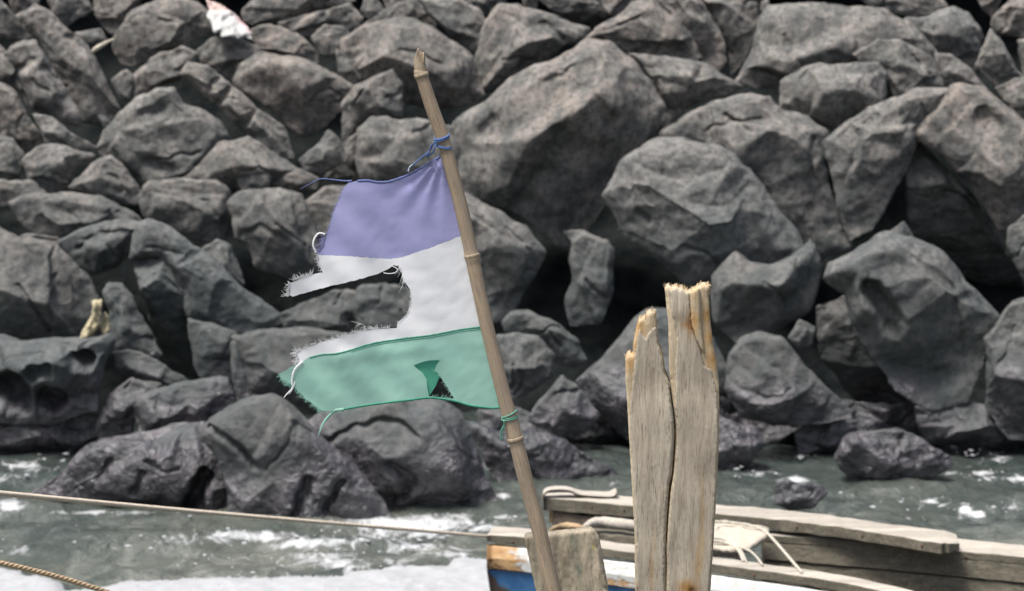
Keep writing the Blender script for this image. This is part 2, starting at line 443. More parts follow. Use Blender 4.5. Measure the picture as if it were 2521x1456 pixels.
    if cracks:
        co = np.empty(len(nm.vertices) * 3); nm.vertices.foreach_get('co', co); co = co.reshape(-1, 3)
        nn = np.empty(len(nm.vertices) * 3); nm.vertices.foreach_get('normal', nn); nn = nn.reshape(-1, 3)
        px, py = proj(co); front = nn[:, 1] < .35
        for cr in cracks:
            pl, wd, dp = cr
            D = np.full(len(px), 1e9)
            wob = 4 * np.sin(px * .11) * np.cos(py * .09)
            for a, b in zip(pl[:-1], pl[1:]) if len(pl) > 1 else [(pl[0], pl[0])]:
                dx, dy = b[0] - a[0], b[1] - a[1]; L = dx * dx + dy * dy + 1e-9
                t = np.clip(((px + wob - a[0]) * dx + (py + wob - a[1]) * dy) / L, 0, 1)
                D = np.minimum(D, np.hypot(px + wob - a[0] - t * dx, py + wob - a[1] - t * dy))
            if wd >= 18 and len(pl) == 2: f = np.exp(-(D / wd) ** 4) * front; dp = dp * 2.2
            else: f = np.exp(-(D / wd) ** 2) * front
            co[:, 1] += f * dp * mp; co[:, 2] += f * dp * mp * .25
        nm.vertices.foreach_set('co', co.ravel())
    nm.materials.clear(); nm.materials.append(M_ROCK)
    nm.polygons.foreach_set('use_smooth', [True] * len(nm.polygons))
    base = W(cx, y1, Yc); nm.transform(Matrix.Translation(-base)); o.location = base; nm.update()
    tag(o, label, cat, group); return o
# terrain behind the boulders
def bank():
    V = []; F = []; nx, ny = 260, 150
    for j in range(ny + 1):
        s = -1.2 + j * .055
        for i in range(nx + 1):
            x = -8 + i * 16 / nx
            h = noise.noise(Vector((x * 1.3, s * 1.3, 0))) * .22 + noise.noise(Vector((x * 4, s * 4, 3))) * .07
            sz = s if s < 5.6 else 5.6
            V.append([x, Y0 + 1.6 + s - h * .6, sz * TS + h * .5])
    px, py = proj(np.array(V)); out = []
    for k, v in enumerate(V):                            # beyond the picture the slope carries its own tumbled stones
        e = max(-px[k] - 50, px[k] - TW - 50, -py[k] - 60); m = max(0, min(1, e / 60)); out.append(m)
        if m > 0:
            q = Vector((v[0] * 1.15, v[2] * 1.5, v[1] * .3)); q += noise.noise_vector(q * 1.3) * .25
            d, _p = noise.voronoi(q); g = min(1, (d[1] - d[0]) * 2.2); dome = (1 - (1 - g) ** 2) * .55 + noise.noise(q * 4) * .08
            v[1] -= m * (1.1 + dome * .75); v[2] += m * (.1 + dome * .5)
    for j in range(ny):
        for i in range(nx):
            a = j * (nx + 1) + i; F.append((a, a + 1, a + nx + 2, a + nx + 1))
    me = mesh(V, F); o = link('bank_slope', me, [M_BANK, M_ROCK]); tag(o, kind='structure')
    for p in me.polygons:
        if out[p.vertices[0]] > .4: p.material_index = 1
bank()
# ---- left, from the top down
rock('grey-brown boulder cut off by the top left corner', [(-40,-20),(5,5),(35,38),(78,90),(62,98),(-40,95)], lay=-.1)
rock('rounded boulder at the top edge behind the cracked slabs on the left', [(20,-40),(95,-40),(95,12),(60,40),(30,30)], lay=-.35)
rock('upper left slab of a boulder split by two slanting cracks', [(37,43),(90,13),(130,33),(184,93),(214,113),(247,174),(300,270),(255,303),(200,292),(143,187),(93,98),(70,82)],
     inner=[(95,40,40),(150,70,60),(190,140,60),(235,220,50),(160,170,35),(215,270,25),(110,90,35)], lay=.1, cracks=[([(184,95),(205,120)],12,18)])
rock('middle slab between two slanting cracks on the left', [(12,135),(35,112),(90,102),(131,170),(198,287),(187,304),(140,294),(80,269),(43,180)],
     inner=[(50,130,30),(95,130,40),(75,180,45),(120,215,50),(160,270,35),(90,250,30)], lay=.12, cracks=[([(45,175),(80,150)],8,12)])
rock('dark slanting boulder at the left edge below the split slabs', [(-40,190),(8,205),(43,233),(66,283),(113,352),(60,362),(-40,350)], lay=.15)
rock('wedge of rock under the split slabs on the left', [(85,284),(133,292),(170,325),(240,362),(185,372),(117,354)], lay=.15)
rock('shadowed grey rock wedged in the gap at far left', [(-20,100),(15,130),(40,180),(70,260),(30,215),(-20,190)], lay=-.35)
rock('pale grey block at the top edge above the slanting crack', [(110,-30),(200,-30),(228,25),(200,42),(167,63),(130,33)], lay=-.2)
rock('little grey rock between the split slab and the big brown block', [(188,82),(247,72),(262,100),(225,125),(205,115)], lay=-.15, cat='rock', name='rock')
rock('brownish boulder at the top edge left of the big brown block', [(235,-30),(370,-30),(322,35),(287,90),(255,65),(230,30)], lay=-.25)
rock('big brown block next to the white rag near the top', [(284,92),(317,37),(360,7),(414,-8),(487,0),(512,30),(522,80),(450,115),(404,130),(335,164),(300,157),(278,120)],
     inner=[(340,50,50),(420,25,40),(490,40,35),(410,95,60),(330,120,55)], lay=.05)
rock('rounded grey boulder directly under the big brown block', [(328,190),(372,143),(447,117),(484,133),(466,160),(447,195),(385,215),(325,248)], lay=.05)
rock('small pale egg shaped rock left of the rounded boulder', [(275,197),(310,174),(331,193),(320,248),(298,243)], lay=-.05, cat='rock', name='rock', bulge=.45)
rock('tiny whitish stone beside the wide domed boulder', [(242,285),(262,288),(278,310),(262,322)], lay=.2, cat='rock', name='rock')
rock('long slab leaning down to the right with a dark gap below', [(444,187),(467,160),(514,163),(575,214),(634,267),(698,314),(722,387),(690,385),(634,357),(594,317),(534,260),(484,214)],
     inner=[(480,180,35),(530,205,50),(590,255,55),(640,300,55),(690,340,30)], lay=.15, cracks=[([(520,215),(545,190)],8,10)])
rock('broad boulder right of the long leaning slab', [(575,200),(590,160),(640,135),(720,138),(780,165),(840,195),(870,215),(862,245),(800,310),(750,337),(700,302),(640,250),(582,215)],
     inner=[(640,165,50),(720,165,60),(790,200,60),(830,225,40),(740,250,75),(670,215,65),(760,300,30)], lay=.0)
rock('light grey boulder just below the white rag', [(480,130),(520,97),(567,88),(635,118),(642,145),(585,200),(514,165)], lay=-.1)
rock('brown tinted boulder right of the white rag', [(620,74),(667,60),(734,85),(785,130),(775,166),(727,145),(635,120)], lay=-.15)
rock('grey boulder right of the brown tinted one near the top', [(768,92),(800,63),(850,70),(872,110),(840,145),(790,132)], lay=-.1)
rock('wide pale slab at the top edge right of the white rag', [(600,20),(650,-20),(850,-30),(872,5),(800,22),(700,52),(625,64),(600,50)], lay=-.3)
rock('slanting slab below the wide pale slab at the top', [(690,58),(800,25),(860,12),(890,42),(880,72),(780,88),(740,86)], lay=-.3)
rock('thin dark upright splinter of rock near the bamboo pole top', [(828,120),(862,150),(888,195),(865,208),(835,182)], lay=.1, cat='rock', name='rock')
rock('wide domed boulder with two dark hollows in the upper left', [(240,362),(262,320),(290,285),(335,240),(384,223),(430,218),(455,258),(500,272),(540,300),(562,337),(547,372),(517,400),(440,445),(375,480),(330,440),(290,395),(240,382)],
     inner=[(330,270,60),(400,250,70),(470,290,75),(520,320,55),(380,320,95),(450,360,85),(330,350,75),(390,420,50),(290,340,55)], lay=.1, cracks=[([(352,285),(395,275)],14,14),([(360,400),(420,420)],14,16)])
rock('brown triangular boulder below the long leaning slab', [(540,350),(611,335),(651,364),(744,417),(705,445),(665,462),(560,462),(450,442),(517,384)],
     inner=[(600,355,45),(560,390,55),(640,400,60),(690,420,40),(600,440,40),(510,425,35)], lay=.2)
rock('pale greenish rock left of the flag top', [(738,390),(778,364),(808,322),(830,338),(855,385),(850,402),(795,426),(752,419)], lay=.15, cat='rock', name='rock')
rock('flat grey rock beside the small shadowed rocks on the left', [(55,397),(90,365),(140,355),(187,372),(237,385),(182,412),(172,467),(120,482),(75,442)], lay=.1)
rock('dark rounded boulder cut by the left edge', [(-40,330),(33,345),(58,385),(50,435),(20,447),(-40,440)], lay=.12)
rock('low slab at the left edge above the long pale boulder', [(-40,440),(30,448),(78,446),(118,482),(60,500),(25,505),(-40,520)], lay=.12)
rock('shadowed brown rock below the flat grey rock on the left', [(170,462),(235,402),(275,388),(312,422),(347,472),(337,502),(280,502),(215,482)], lay=.05)
rock('small rock left of the low grey block', [(480,440),(540,432),(560,470),(535,500),(490,480)], lay=-.1, cat='rock', name='rock')
rock('flat topped grey block above the dark hollow left of the flag', [(345,482),(370,445),(450,442),(532,450),(562,477),(567,520),(545,602),(500,592),(400,562),(358,532)],
     inner=[(375,462,25),(450,460,40),(530,470,30),(380,510,45),(460,520,50),(530,530,40)], lay=.12)
rock('dark small rock touching the brown triangular boulder', [(585,445),(625,415),(668,430),(655,470),(600,474)], lay=.15, cat='rock', name='rock')
rock('pale weathered rock against the left end of the blue stripe', [(668,455),(690,425),(740,416),(782,440),(778,466),(720,468)], lay=.1, cat='rock', name='rock')
rock('tall bulging boulder left of the blue stripe', [(562,500),(590,475),(690,462),(745,478),(765,530),(780,600),(800,640),(765,692),(715,688),(627,652),(608,600),(587,586)],
     inner=[(600,510,40),(680,490,50),(620,560,45),(700,570,75),(660,620,55),(740,640,60),(750,540,40)], lay=.15, cracks=[([(590,580),(640,560),(700,590)],8,10)])
rock('boulder partly hidden behind the blue stripe', [(740,505),(800,462),(870,455),(960,500),(980,600),(900,640),(815,622),(785,580),(755,560)], lay=.0)
rock('long pale boulder at left with a rounded upper edge', [(25,500),(60,482),(150,472),(240,480),(330,530),(357,548),(330,574),(230,578),(150,592),(90,582),(45,542)],
     inner=[(70,505,35),(150,495,45),(250,510,45),(310,545,30),(150,545,50),(230,550,40)], lay=.1)
rock('small stone wedged under the long pale boulder', [(40,590),(70,575),(140,585),(150,602),(80,602)], lay=.1, cat='rock', name='rock')
rock('knobbly boulder with a curved ledge in the left middle', [(143,598),(233,553),(300,538),(345,553),(335,586),(312,626),(290,660),(217,678),(173,638)],
     inner=[(200,585,40),(270,560,45),(320,570,35),(230,620,60),(280,615,50),(220,655,25)], lay=.2, cracks=[([(195,612),(240,580),(320,572)],7,14)])
rock('huge dark boulder at the left edge with a lit upper ledge', [(-40,560),(0,560),(50,588),(140,600),(172,640),(215,690),(247,740),(252,800),(225,822),(130,837),(50,832),(-40,832)],
     inner=[(10,600,50),(90,625,70),(150,640,70),(10,680,120),(100,690,125),(165,690,90),(60,770,90),(180,770,70)], lay=.25, cracks=[([(40,700),(75,750),(125,820)],5,14)])
rock('long ridge shaped boulder running down to the right in the left middle', [(338,553),(370,540),(420,563),(500,620),(600,710),(690,770),(705,790),(640,812),(580,822),(520,797),(463,778),(448,722),(395,642),(322,642),(330,595)],
     inner=[(365,570,40),(355,615,50),(420,600,55),(490,660,65),(560,720,65),(640,775,40),(500,740,60),(430,660,40),(540,780,40)], lay=.25)
rock('dark overhung rock under the ridge shaped boulder', [(330,650),(400,640),(452,722),(472,850),(490,925),(450,920),(400,870),(360,760)], lay=-.15, bulge=.2, tilt=-.8)
rock('upright brownish boulder behind the driftwood', [(255,722),(270,700),(302,703),(337,755),(377,830),(397,872),(380,887),(285,872),(268,770)], lay=.15)
rock('small dark rock under the tall bulging boulder', [(498,616),(534,591),(566,606),(596,673),(602,702),(570,702),(520,653)], lay=.05, cat='rock', name='rock')
rock('smooth tapering boulder lying under the dark gap', [(280,870),(320,862),(370,880),(463,937),(430,952),(380,950),(310,927),(285,907)], lay=.25, ry=.4)
rock('large grey boulder right of the deep dark gap', [(463,785),(520,797),(582,822),(572,850),(580,930),(500,937),(480,900)], lay=.25)
rock('grey boulder below the lower white strip of the flag', [(572,830),(640,810),(760,805),(860,820),(900,900),(860,1000),(760,1010),(700,985),(612,997),(600,900),(580,860)],
     inner=[(610,850,35),(700,835,50),(800,840,50),(680,910,75),(770,920,80),(640,960,35),(840,920,50)], lay=.2)
rock('dark spike of rock between two grey boulders at left', [(568,846),(582,850),(606,930),(612,995),(585,990),(572,930)], lay=.35, bulge=.15, cat='rock', name='rock')
rock('mottled boulder seen through the tear in the white stripe', [(690,772),(760,740),(820,716),(880,720),(900,760),(890,825),(800,822),(700,806)], lay=.15)
rock('pinkish grey boulder filling the right of the flag tear', [(880,712),(930,700),(1000,708),(1060,740),(1060,830),(960,840),(890,830),(872,770)], lay=.2)
rock('pitted light grey boulder with dark round holes at left', [(-40,830),(0,825),(60,837),(150,842),(220,826),(272,818),(284,840),(262,900),(242,960),(238,1010),(120,1040),(-40,1040)],
     inner=[(20,860,70),(120,870,80),(220,850,60),(20,930,130),(110,930,130),(190,910,100),(50,1000,70),(160,990,60)], lay=.45,
     cracks=[([(185,892),(210,890)],22,34),([(20,960),(40,985)],34,46),([(110,985),(135,990)],26,36),([(75,925),(110,915)],18,18),([(130,860),(165,855)],14,14)], fine=1.2)
rock('shadowed boulder beside the pitted one at the water', [(238,1040),(270,972),(320,935),(402,947),(380,962),(335,1000),(325,1077),(250,1088)], lay=.2)
rock('wide grey boulder under the tapering boulder near the water', [(332,1002),(345,972),(460,940),(560,930),(577,962),(582,1002),(545,1032),(500,1062),(460,1042),(400,1072),(335,1082)],
     inner=[(365,985,35),(460,960,45),(550,955,35),(420,1010,60),(520,1000,55),(370,1050,35)], lay=.35, cracks=[([(325,1000),(345,1060)],8,16)])
rock('dark mass of rock under the pitted boulder at the waterline', [(-40,1000),(120,1010),(240,1020),(260,1085),(200,1120),(60,1130),(-40,1120)], lay=-.1, tilt=-.4)
rock('long wet boulder running into the water at left', [(75,1217),(150,1160),(235,1092),(300,1082),(380,1085),(440,1050),(475,1038),(505,1070),(560,1100),(590,1200),(600,1312),(500,1318),(440,1262),(400,1247),(300,1240),(150,1240)],
     inner=[(170,1190,30),(250,1130,50),(330,1110,60),(440,1085,55),(480,1075,45),(300,1180,90),(400,1160,110),(500,1150,100),(460,1220,90),(520,1280,50),(340,1220,60)], yc=12.35, amp=1.05, sm=2.5, cracks=[([(505,1180),(470,1250)],20,36),([(350,1170),(330,1215)],10,20),([(270,1140),(240,1190)],9,16)], fine=1.2)
rock('peaked greenish grey boulder with a slanting crack at the waterline', [(500,1075),(525,1040),(565,1008),(620,988),(672,978),(720,1002),(800,1077),(872,1142),(942,1232),(972,1283),(900,1312),(800,1325),(640,1330),(560,1312),(560,1210),(530,1120)],
     inner=[(545,1045,35),(620,1015,55),(680,1000,55),(740,1060,90),(620,1090,110),(810,1130,90),(690,1150,140),(560,1110,60),(600,1200,110),(760,1220,130),(870,1220,80),(700,1280,80),(600,1280,60)], yc=12.05, amp=.95, sm=2.5,
     cracks=[([(515,1055),(545,1075),(590,1105),(625,1150)],7,26),([(760,1190),(720,1290)],12,30),([(840,1190),(800,1260)],10,22)], fine=1.2)
rock('big smooth boulder under the green stripe with an arched seam', [(730,1060),(800,1012),(860,988),(1000,972),(1080,985),(1132,1012),(1162,1072),(1192,1152),(1245,1262),(1180,1277),(1000,1277),(930,1262),(840,1180),(760,1110)],
     inner=[(850,1020,45),(960,1000,55),(1080,1015,55),(900,1080,90),(1020,1080,120),(1120,1100,80),(1000,1180,140),(1140,1190,90),(1000,1240,80),(1180,1240,50)], yc=12.35, sm=3,
     cracks=[([(800,1090),(860,1060),(940,1035),(990,1045),(1025,1080)],7,20),([(960,1150),(1010,1180),(1000,1220),(960,1240)],12,26)])
rock('low wet dark rock right of the arched seam boulder', [(1155,1042),(1250,1062),(1330,1062),(1400,1085),(1500,1152),(1535,1202),(1430,1215),(1330,1260),(1240,1235),(1200,1152)], yc=12.9, amp=1.4, sm=2, bulge=.28)
rock('dark rock at the waterline right of the bamboo pole', [(1180,1010),(1260,1000),(1330,1030),(1400,1070),(1340,1110),(1240,1110),(1170,1090)], lay=.0, amp=1.3)
# ---- middle, from the top down
rock('small upright stone at the top edge left of the bamboo tip', [(890,25),(900,-5),(925,-5),(949,33),(907,44)], lay=-.2, cat='rock', name='rock')
rock('grey rock cut by the top edge over the bamboo tip', [(935,-30),(1030,-30),(1027,-3),(980,10),(955,27)], lay=-.4, cat='rock', name='rock')
rock('brown rock leaning behind the wide domed boulder at the pole tip', [(900,60),(980,10),(1030,-2),(1062,40),(1072,67),(990,52)], lay=-.25)
rock('wedge boulder with a light top and a black side near the top centre', [(1027,-5),(1130,-2),(1180,25),(1196,50),(1185,125),(1168,132),(1120,95),(1060,40)],
     inner=[(1060,15,30),(1120,18,35),(1165,45,30),(1150,75,55),(1100,60,45),(1170,100,20)], lay=-.15)
rock('dark rock at the top edge right of the wedge boulder', [(1120,-30),(1255,-30),(1240,10),(1200,37),(1160,15)], lay=-.5)
rock('large domed boulder behind the tip of the bamboo pole', [(842,98),(900,57),(990,45),(1067,65),(1107,93),(1163,140),(1192,232),(1130,264),(1050,268),(960,235),(880,202),(850,152)],
     inner=[(890,90,50),(990,75,65),(1070,95,70),(1130,150,60),(930,150,85),(1040,160,105),(1120,220,75),(1000,215,60),(1160,215,35)], lay=.1)
rock('block with a slanted pale top left of the bamboo pole', [(845,260),(870,215),(965,170),(987,205),(992,297),(912,287),(880,312),(845,362)],
     inner=[(885,225,35),(950,190,35),(975,215,35),(880,262,50),(930,232,60),(950,270,30),(870,310,15)], lay=.15)
rock('big rounded boulder right of the wedge boulder at top centre', [(1165,187),(1183,110),(1195,50),(1233,15),(1277,15),(1340,33),(1448,72),(1440,99),(1390,112),(1310,162),(1240,215),(1190,227)],
     inner=[(1225,50,45),(1290,45,50),(1390,75,35),(1215,110,75),(1300,105,80),(1210,180,50),(1270,160,45)], lay=.05, cracks=[([(1340,60),(1385,95)],9,14)])
rock('light rock at the top edge above the black triangular gap', [(1450,-30),(1562,-30),(1552,27),(1508,45)], lay=-.2)
rock('small rock at the top edge left of the black triangular gap', [(1285,-30),(1325,-30),(1320,20),(1290,12)], lay=-.2, cat='rock', name='rock')
rock('overhung dark slab under the top edge right of centre', [(1330,0),(1450,-20),(1530,40),(1450,75),(1380,40)], lay=-.8, bulge=.15, tilt=-.9)
rock('giant smooth grey boulder right of the bamboo pole', [(1112,300),(1190,258),(1240,215),(1310,160),(1440,100),(1500,103),(1560,148),(1605,205),(1640,262),(1625,310),(1580,370),(1505,425),(1492,505),(1430,600),(1372,608),(1290,542),(1210,502),(1150,482),(1110,400)],
     inner=[(1180,300,50),(1260,240,75),(1360,165,85),(1460,130,70),(1540,190,75),(1590,270,55),(1300,320,150),(1440,250,150),(1200,400,90),(1310,450,130),(1430,400,130),(1540,340,60),(1380,540,80),(1460,500,50)], lay=.3, sm=3, amp=.9,
     cracks=[([(1345,200),(1385,185),(1410,165)],6,10),([(1370,330),(1330,430),(1290,500)],22,18),([(1190,330),(1215,300)],14,14),([(1440,230),(1500,300)],20,8)])
rock('pale cracked boulder above the giant grey one', [(1440,97),(1470,70),(1530,40),(1560,10),(1630,-10),(1700,90),(1730,142),(1690,152),(1640,140),(1545,132),(1500,107)],
     inner=[(1490,85,35),(1560,50,45),(1620,30,40),(1680,95,45),(1600,95,60),(1640,125,30)], lay=.15, cracks=[([(1480,100),(1530,130),(1560,150)],6,14),([(1620,10),(1650,40)],7,12)])
rock('shoulder of grey rock right of the giant boulder', [(1548,132),(1640,140),(1730,158),(1830,213),(1792,235),(1710,250),(1660,290),(1640,340),(1625,290),(1620,250),(1572,170)],
     inner=[(1600,160,35),(1690,175,50),(1770,205,40),(1640,230,60),(1700,225,55)], lay=.2, cracks=[([(1560,150),(1600,200)],7,16)])
rock('upright pale boulder at the top edge with a slanting seam', [(1600,-30),(1705,-30),(1745,30),(1780,100),(1787,150),(1760,182),(1730,148),(1680,75)], lay=.0)
rock('dark sided boulder at the top edge left of the huge pale one', [(1700,-20),(1885,-20),(1892,12),(1860,80),(1832,152),(1800,182),(1790,120),(1742,32)],
     inner=[(1740,5,30),(1800,10,40),(1850,20,30),(1800,60,45),(1820,110,25)], lay=-.1)
rock('lumpy boulder crossed by the bamboo pole under the blue knot', [(880,320),(917,287),(953,287),(990,300),(1050,294),(1118,312),(1135,420),(1080,475),(960,455),(890,440),(878,390)],
     inner=[(915,310,40),(960,310,40),(1050,325,60),(1000,360,65),(925,345,60),(1090,390,55),(905,400,25),(960,410,50)], lay=.25)
rock('dark rock behind the top edge of the blue stripe', [(840,360),(878,330),(890,430),(860,462),(800,440)], lay=-.2)
rock('bluish boulder right of the pole beside the white stripe', [(1120,490),(1150,482),(1230,520),(1290,560),(1342,622),(1330,655),(1290,722),(1250,785),(1215,792),(1190,722),(1150,600)],
     inner=[(1170,520,40),(1230,560,60),(1290,610,50),(1210,640,75),(1270,690,45),(1225,730,40)], lay=.3)
rock('tall narrow slab standing upright right of the pole', [(1380,572),(1401,568),(1441,574),(1498,593),(1510,612),(1507,736),(1476,795),(1404,798),(1389,753),(1407,686),(1401,595)],
     inner=[(1430,600,35),(1480,620,35),(1440,680,50),(1480,700,40),(1425,760,35),(1470,760,30)], lay=.2, bulge=.3)
rock('arched rock curling over the squarish rock near the pole', [(1237,798),(1261,768),(1307,768),(1374,798),(1424,844),(1443,886),(1401,905),(1367,888),(1340,852),(1290,824),(1250,827)],
     inner=[(1265,790,22),(1310,790,26),(1370,825,40),(1410,870,35),(1385,875,25)], lay=.25)
rock('squarish rock with a warm top and black side next to the pole', [(1222,830),(1274,820),(1324,834),(1363,873),(1347,932),(1290,977),(1255,982),(1225,920)],
     inner=[(1260,840,35),(1320,860,35),(1345,880,20),(1270,890,60),(1310,895,55),(1320,920,25),(1265,950,30)], lay=.35)
rock('pointed grey rock between the squarish rock and the post', [(1298,1032),(1340,980),(1385,926),(1422,950),(1477,1022),(1440,1062),(1380,1077)],
     inner=[(1385,950,30),(1350,1000,40),(1410,1000,50),(1440,1030,30)], lay=.3)
rock('boulder directly behind the split wooden post', [(1415,940),(1480,880),(1560,800),(1600,768),(1645,756),(1760,830),(1795,920),(1795,1010),(1760,1102),(1600,1132),(1520,1062),(1440,987)],
     inner=[(1480,910,40),(1570,840,60),(1640,800,60),(1560,940,100),(1680,900,110),(1540,1030,60),(1690,1040,70)], lay=.3)
# ---- right, from the top down
rock('huge pale flat faced boulder at the upper right', [(1812,202),(1848,130),(1870,50),(1890,15),(2015,5),(2180,28),(2250,58),(2305,130),(2325,205),(2200,255),(2000,265),(1925,235),(1860,222)],
     inner=[(1865,160,55),(1895,60,45),(2010,40,60),(2150,60,60),(2240,100,45),(1960,130,110),(2100,130,105),(1930,190,90),(2060,200,90),(2230,180,60)], lay=.1, sm=2)
rock('tan shoulder rock leaning on the huge pale boulder', [(2100,135),(2160,98),(2215,100),(2290,140),(2322,215),(2215,262),(2182,190),(2120,158)], lay=.28)
rock('pale slab right of the tan shoulder rock', [(2305,133),(2345,138),(2390,173),(2425,217),(2380,232),(2310,217)], lay=.15)
rock('dark speckled block sitting in the hollow at upper right', [(1922,202),(1980,167),(2160,153),(2180,187),(2177,252),(2115,286),(2050,324),(1998,302),(1922,270)],
     inner=[(1950,205,30),(2010,180,35),(2150,172,30),(1960,240,55),(2060,220,70),(2150,230,50),(2050,290,40)], lay=.5, sm=1.5)
rock('angular boulder with a dark front at the upper right', [(2232,50),(2350,20),(2388,30),(2425,87),(2402,172),(2380,167),(2310,132)],
     inner=[(2280,55,25),(2350,38,25),(2385,60,25),(2300,80,30),(2360,90,35),(2395,120,20)], lay=-.1)
rock('upright pointed brown rock near the right edge', [(2403,162),(2440,75),(2462,95),(2502,170),(2525,202),(2455,212)], lay=.0)
rock('rock at the top edge left of the right corner', [(2395,-30),(2472,-30),(2447,42),(2420,25)], lay=-.3)
rock('dark rock in the top right corner', [(2445,44),(2500,-10),(2575,-10),(2575,105),(2500,90),(2450,82)], lay=-.2)
rock('rock at the right edge under the top right corner', [(2505,100),(2575,100),(2575,205),(2522,200)], lay=-.2)
rock('shadowed slab along the top edge over the huge pale boulder', [(2075,-30),(2290,-30),(2335,20),(2250,45),(2150,22)], lay=-.6, bulge=.2)
rock('mottled rock at the right edge beside the pointed brown one', [(2452,217),(2500,195),(2575,195),(2575,300),(2505,285)], lay=.1)
rock('large pitted boulder with a small curved hole at right', [(1635,335),(1690,280),(1757,238),(1850,225),(1900,233),(1930,275),(1990,290),(2037,328),(2030,372),(2050,500),(2095,602),(2010,645),(1900,600),(1750,420)],
     inner=[(1700,310,50),(1770,265,60),(1860,250,55),(1910,290,55),(1990,320,40),(1800,340,110),(1910,380,120),(1990,420,70),(1880,480,110),(1990,540,70),(2030,600,30)], lay=.25,
     cracks=[([(1790,290),(1810,302)],7,18),([(1815,302),(1835,318)],6,14),([(2005,345),(2000,440)],9,14)], fine=1.2)
rock('large brown grey boulder with a straight dark crack behind the post', [(1485,482),(1530,400),(1600,350),(1680,338),(1770,358),(1850,420),(1935,540),(1978,612),(1900,655),(1780,692),(1700,708),(1590,625),(1520,575),(1505,520)],
     inner=[(1530,460,55),(1600,390,70),(1690,370,75),(1780,410,85),(1620,490,130),(1750,500,140),(1860,520,90),(1640,590,85),(1760,620,90),(1900,610,50),(1550,530,60)], lay=.5,
     cracks=[([(1845,410),(1885,455),(1925,500)],7,30),([(1570,520),(1600,545)],7,12)], fine=1.3)
rock('boulder with a shaded face and lit top in the right middle', [(2025,350),(2080,300),(2150,258),(2250,222),(2345,225),(2310,280),(2262,330),(2240,400),(2200,470),(2150,562),(2092,592),(2070,540),(2048,430)],
     inner=[(2070,340,35),(2150,285,55),(2260,248,50),(2110,340,85),(2210,310,80),(2110,440,50),(2180,400,35),(2110,530,0)], lay=.3)
rock('bright smooth boulder at the right edge with a dark oval stain', [(2258,335),(2300,270),(2350,220),(2422,218),(2470,258),(2521,298),(2575,320),(2575,470),(2520,560),(2460,560),(2390,452),(2330,385)],
     inner=[(2310,310,50),(2380,245,60),(2460,290,80),(2540,340,70),(2360,360,90),(2450,400,120),(2540,440,80),(2480,500,60)], lay=.4, cracks=[([(2425,290),(2440,310)],26,12)])
rock('deeply shaded slab under the bright boulder at right', [(2232,420),(2262,345),(2400,492),(2500,652),(2530,742),(2440,722),(2330,642),(2240,580)], lay=-.6, bulge=.12, tilt=-1.0)
rock('grey boulder at the right edge below the bright one', [(2483,562),(2521,532),(2575,520),(2575,705),(2521,692),(2483,610)], lay=.3)
rock('jagged topped boulder right of the post with two light facets', [(1758,680),(1815,620),(1848,642),(1898,650),(1941,633),(1991,591),(2008,610),(2022,662),(1992,762),(1900,822),(1810,842),(1768,802),(1752,730)],
     inner=[(1775,715,45),(1832,672,70),(1870,684,80),(1920,694,90),(1965,652,62),(1990,628,35),(1830,745,45),(1910,760,45),(1850,800,5),(1980,700,30)], lay=.4, sm=.8, chip=2)
rock('dark tipped rock peeking over the massive boulder', [(2178,580),(2225,548),(2250,590),(2215,610)], lay=-.05, cat='rock', name='rock')
rock('massive light topped boulder at lower right', [(2022,690),(2038,645),(2098,630),(2180,583),(2248,588),(2315,630),(2405,713),(2467,778),(2440,850),(2415,910),(2380,990),(2290,1010),(2200,960),(2150,880),(2110,800),(2085,725)],
     inner=[(2060,665,45),(2130,650,80),(2220,625,80),(2310,680,110),(2160,710,140),(2250,730,170),(2350,760,130),(2420,790,60),(2190,800,80),(2300,840,70),(2390,860,20),(2300,930,-40)], lay=.7, cracks=[([(2150,720),(2200,800)],26,22)])
rock('dark hollowed rock under the massive boulder', [(2010,760),(2090,730),(2160,850),(2220,960),(2300,1020),(2200,1040),(2100,980),(2020,880)], lay=-.2, bulge=.15, tilt=-.9)
rock('rounded purple grey boulder right of the post', [(1792,872),(1830,838),(1870,826),(1928,836),(1981,903),(2060,975),(2092,1012),(2040,1042),(1900,1052),(1820,1022),(1790,962)],
     inner=[(1830,870,50),(1890,860,55),(1950,920,65),(1860,940,85),(1920,980,85),(2020,1000,40),(1870,1020,45)], lay=.5)
rock('small square stone perched above the purple grey boulder', [(1941,833),(1968,790),(2008,806),(1997,850),(1968,858)], lay=.35, cat='rock', name='rock')
rock('boulder at the right edge near the waterline', [(2428,835),(2490,743),(2575,720),(2575,1080),(2480,1080),(2425,1000)], lay=.45)
rock('dark wet rock right behind the lower post', [(1740,1010),(1800,1040),(1852,1052),(1890,1092),(1842,1152),(1800,1185),(1740,1180)], lay=.35, amp=1.4)
rock('flat grey stone lying at the water right of the post', [(1959,1062),(1985,1045),(2080,1033),(2160,1038),(2090,1095),(2010,1117),(1968,1117)], lay=.05, cat='rock', name='rock')
rock('low black rock along the waterline at far right', [(2260,1000),(2360,985),(2440,1000),(2575,1000),(2575,1102),(2450,1112),(2340,1097),(2270,1095)], yc=13.75, tilt=-.4, amp=1.3)
rock('low black rock along the waterline behind the flat grey stone', [(1780,1030),(1900,1000),(2100,990),(2320,1000),(2330,1090),(2150,1097),(1960,1102),(1850,1112),(1780,1112)], yc=14.0, tilt=-.5, amp=1.2)
rock('reddish mottled wet rock standing in the water', [(2053,1130),(2080,1080),(2115,1061),(2180,1055),(2248,1070),(2284,1093),(2290,1140),(2260,1172),(2160,1182),(2075,1158)], yc=12.85, amp=1.2, sm=2, cat='rock', name='rock')
rock('low wet rock touching the reddish rock in the water', [(2240,1130),(2282,1095),(2335,1122),(2345,1145),(2300,1172),(2235,1178)], yc=12.85, amp=1.5, cat='rock', name='rock')
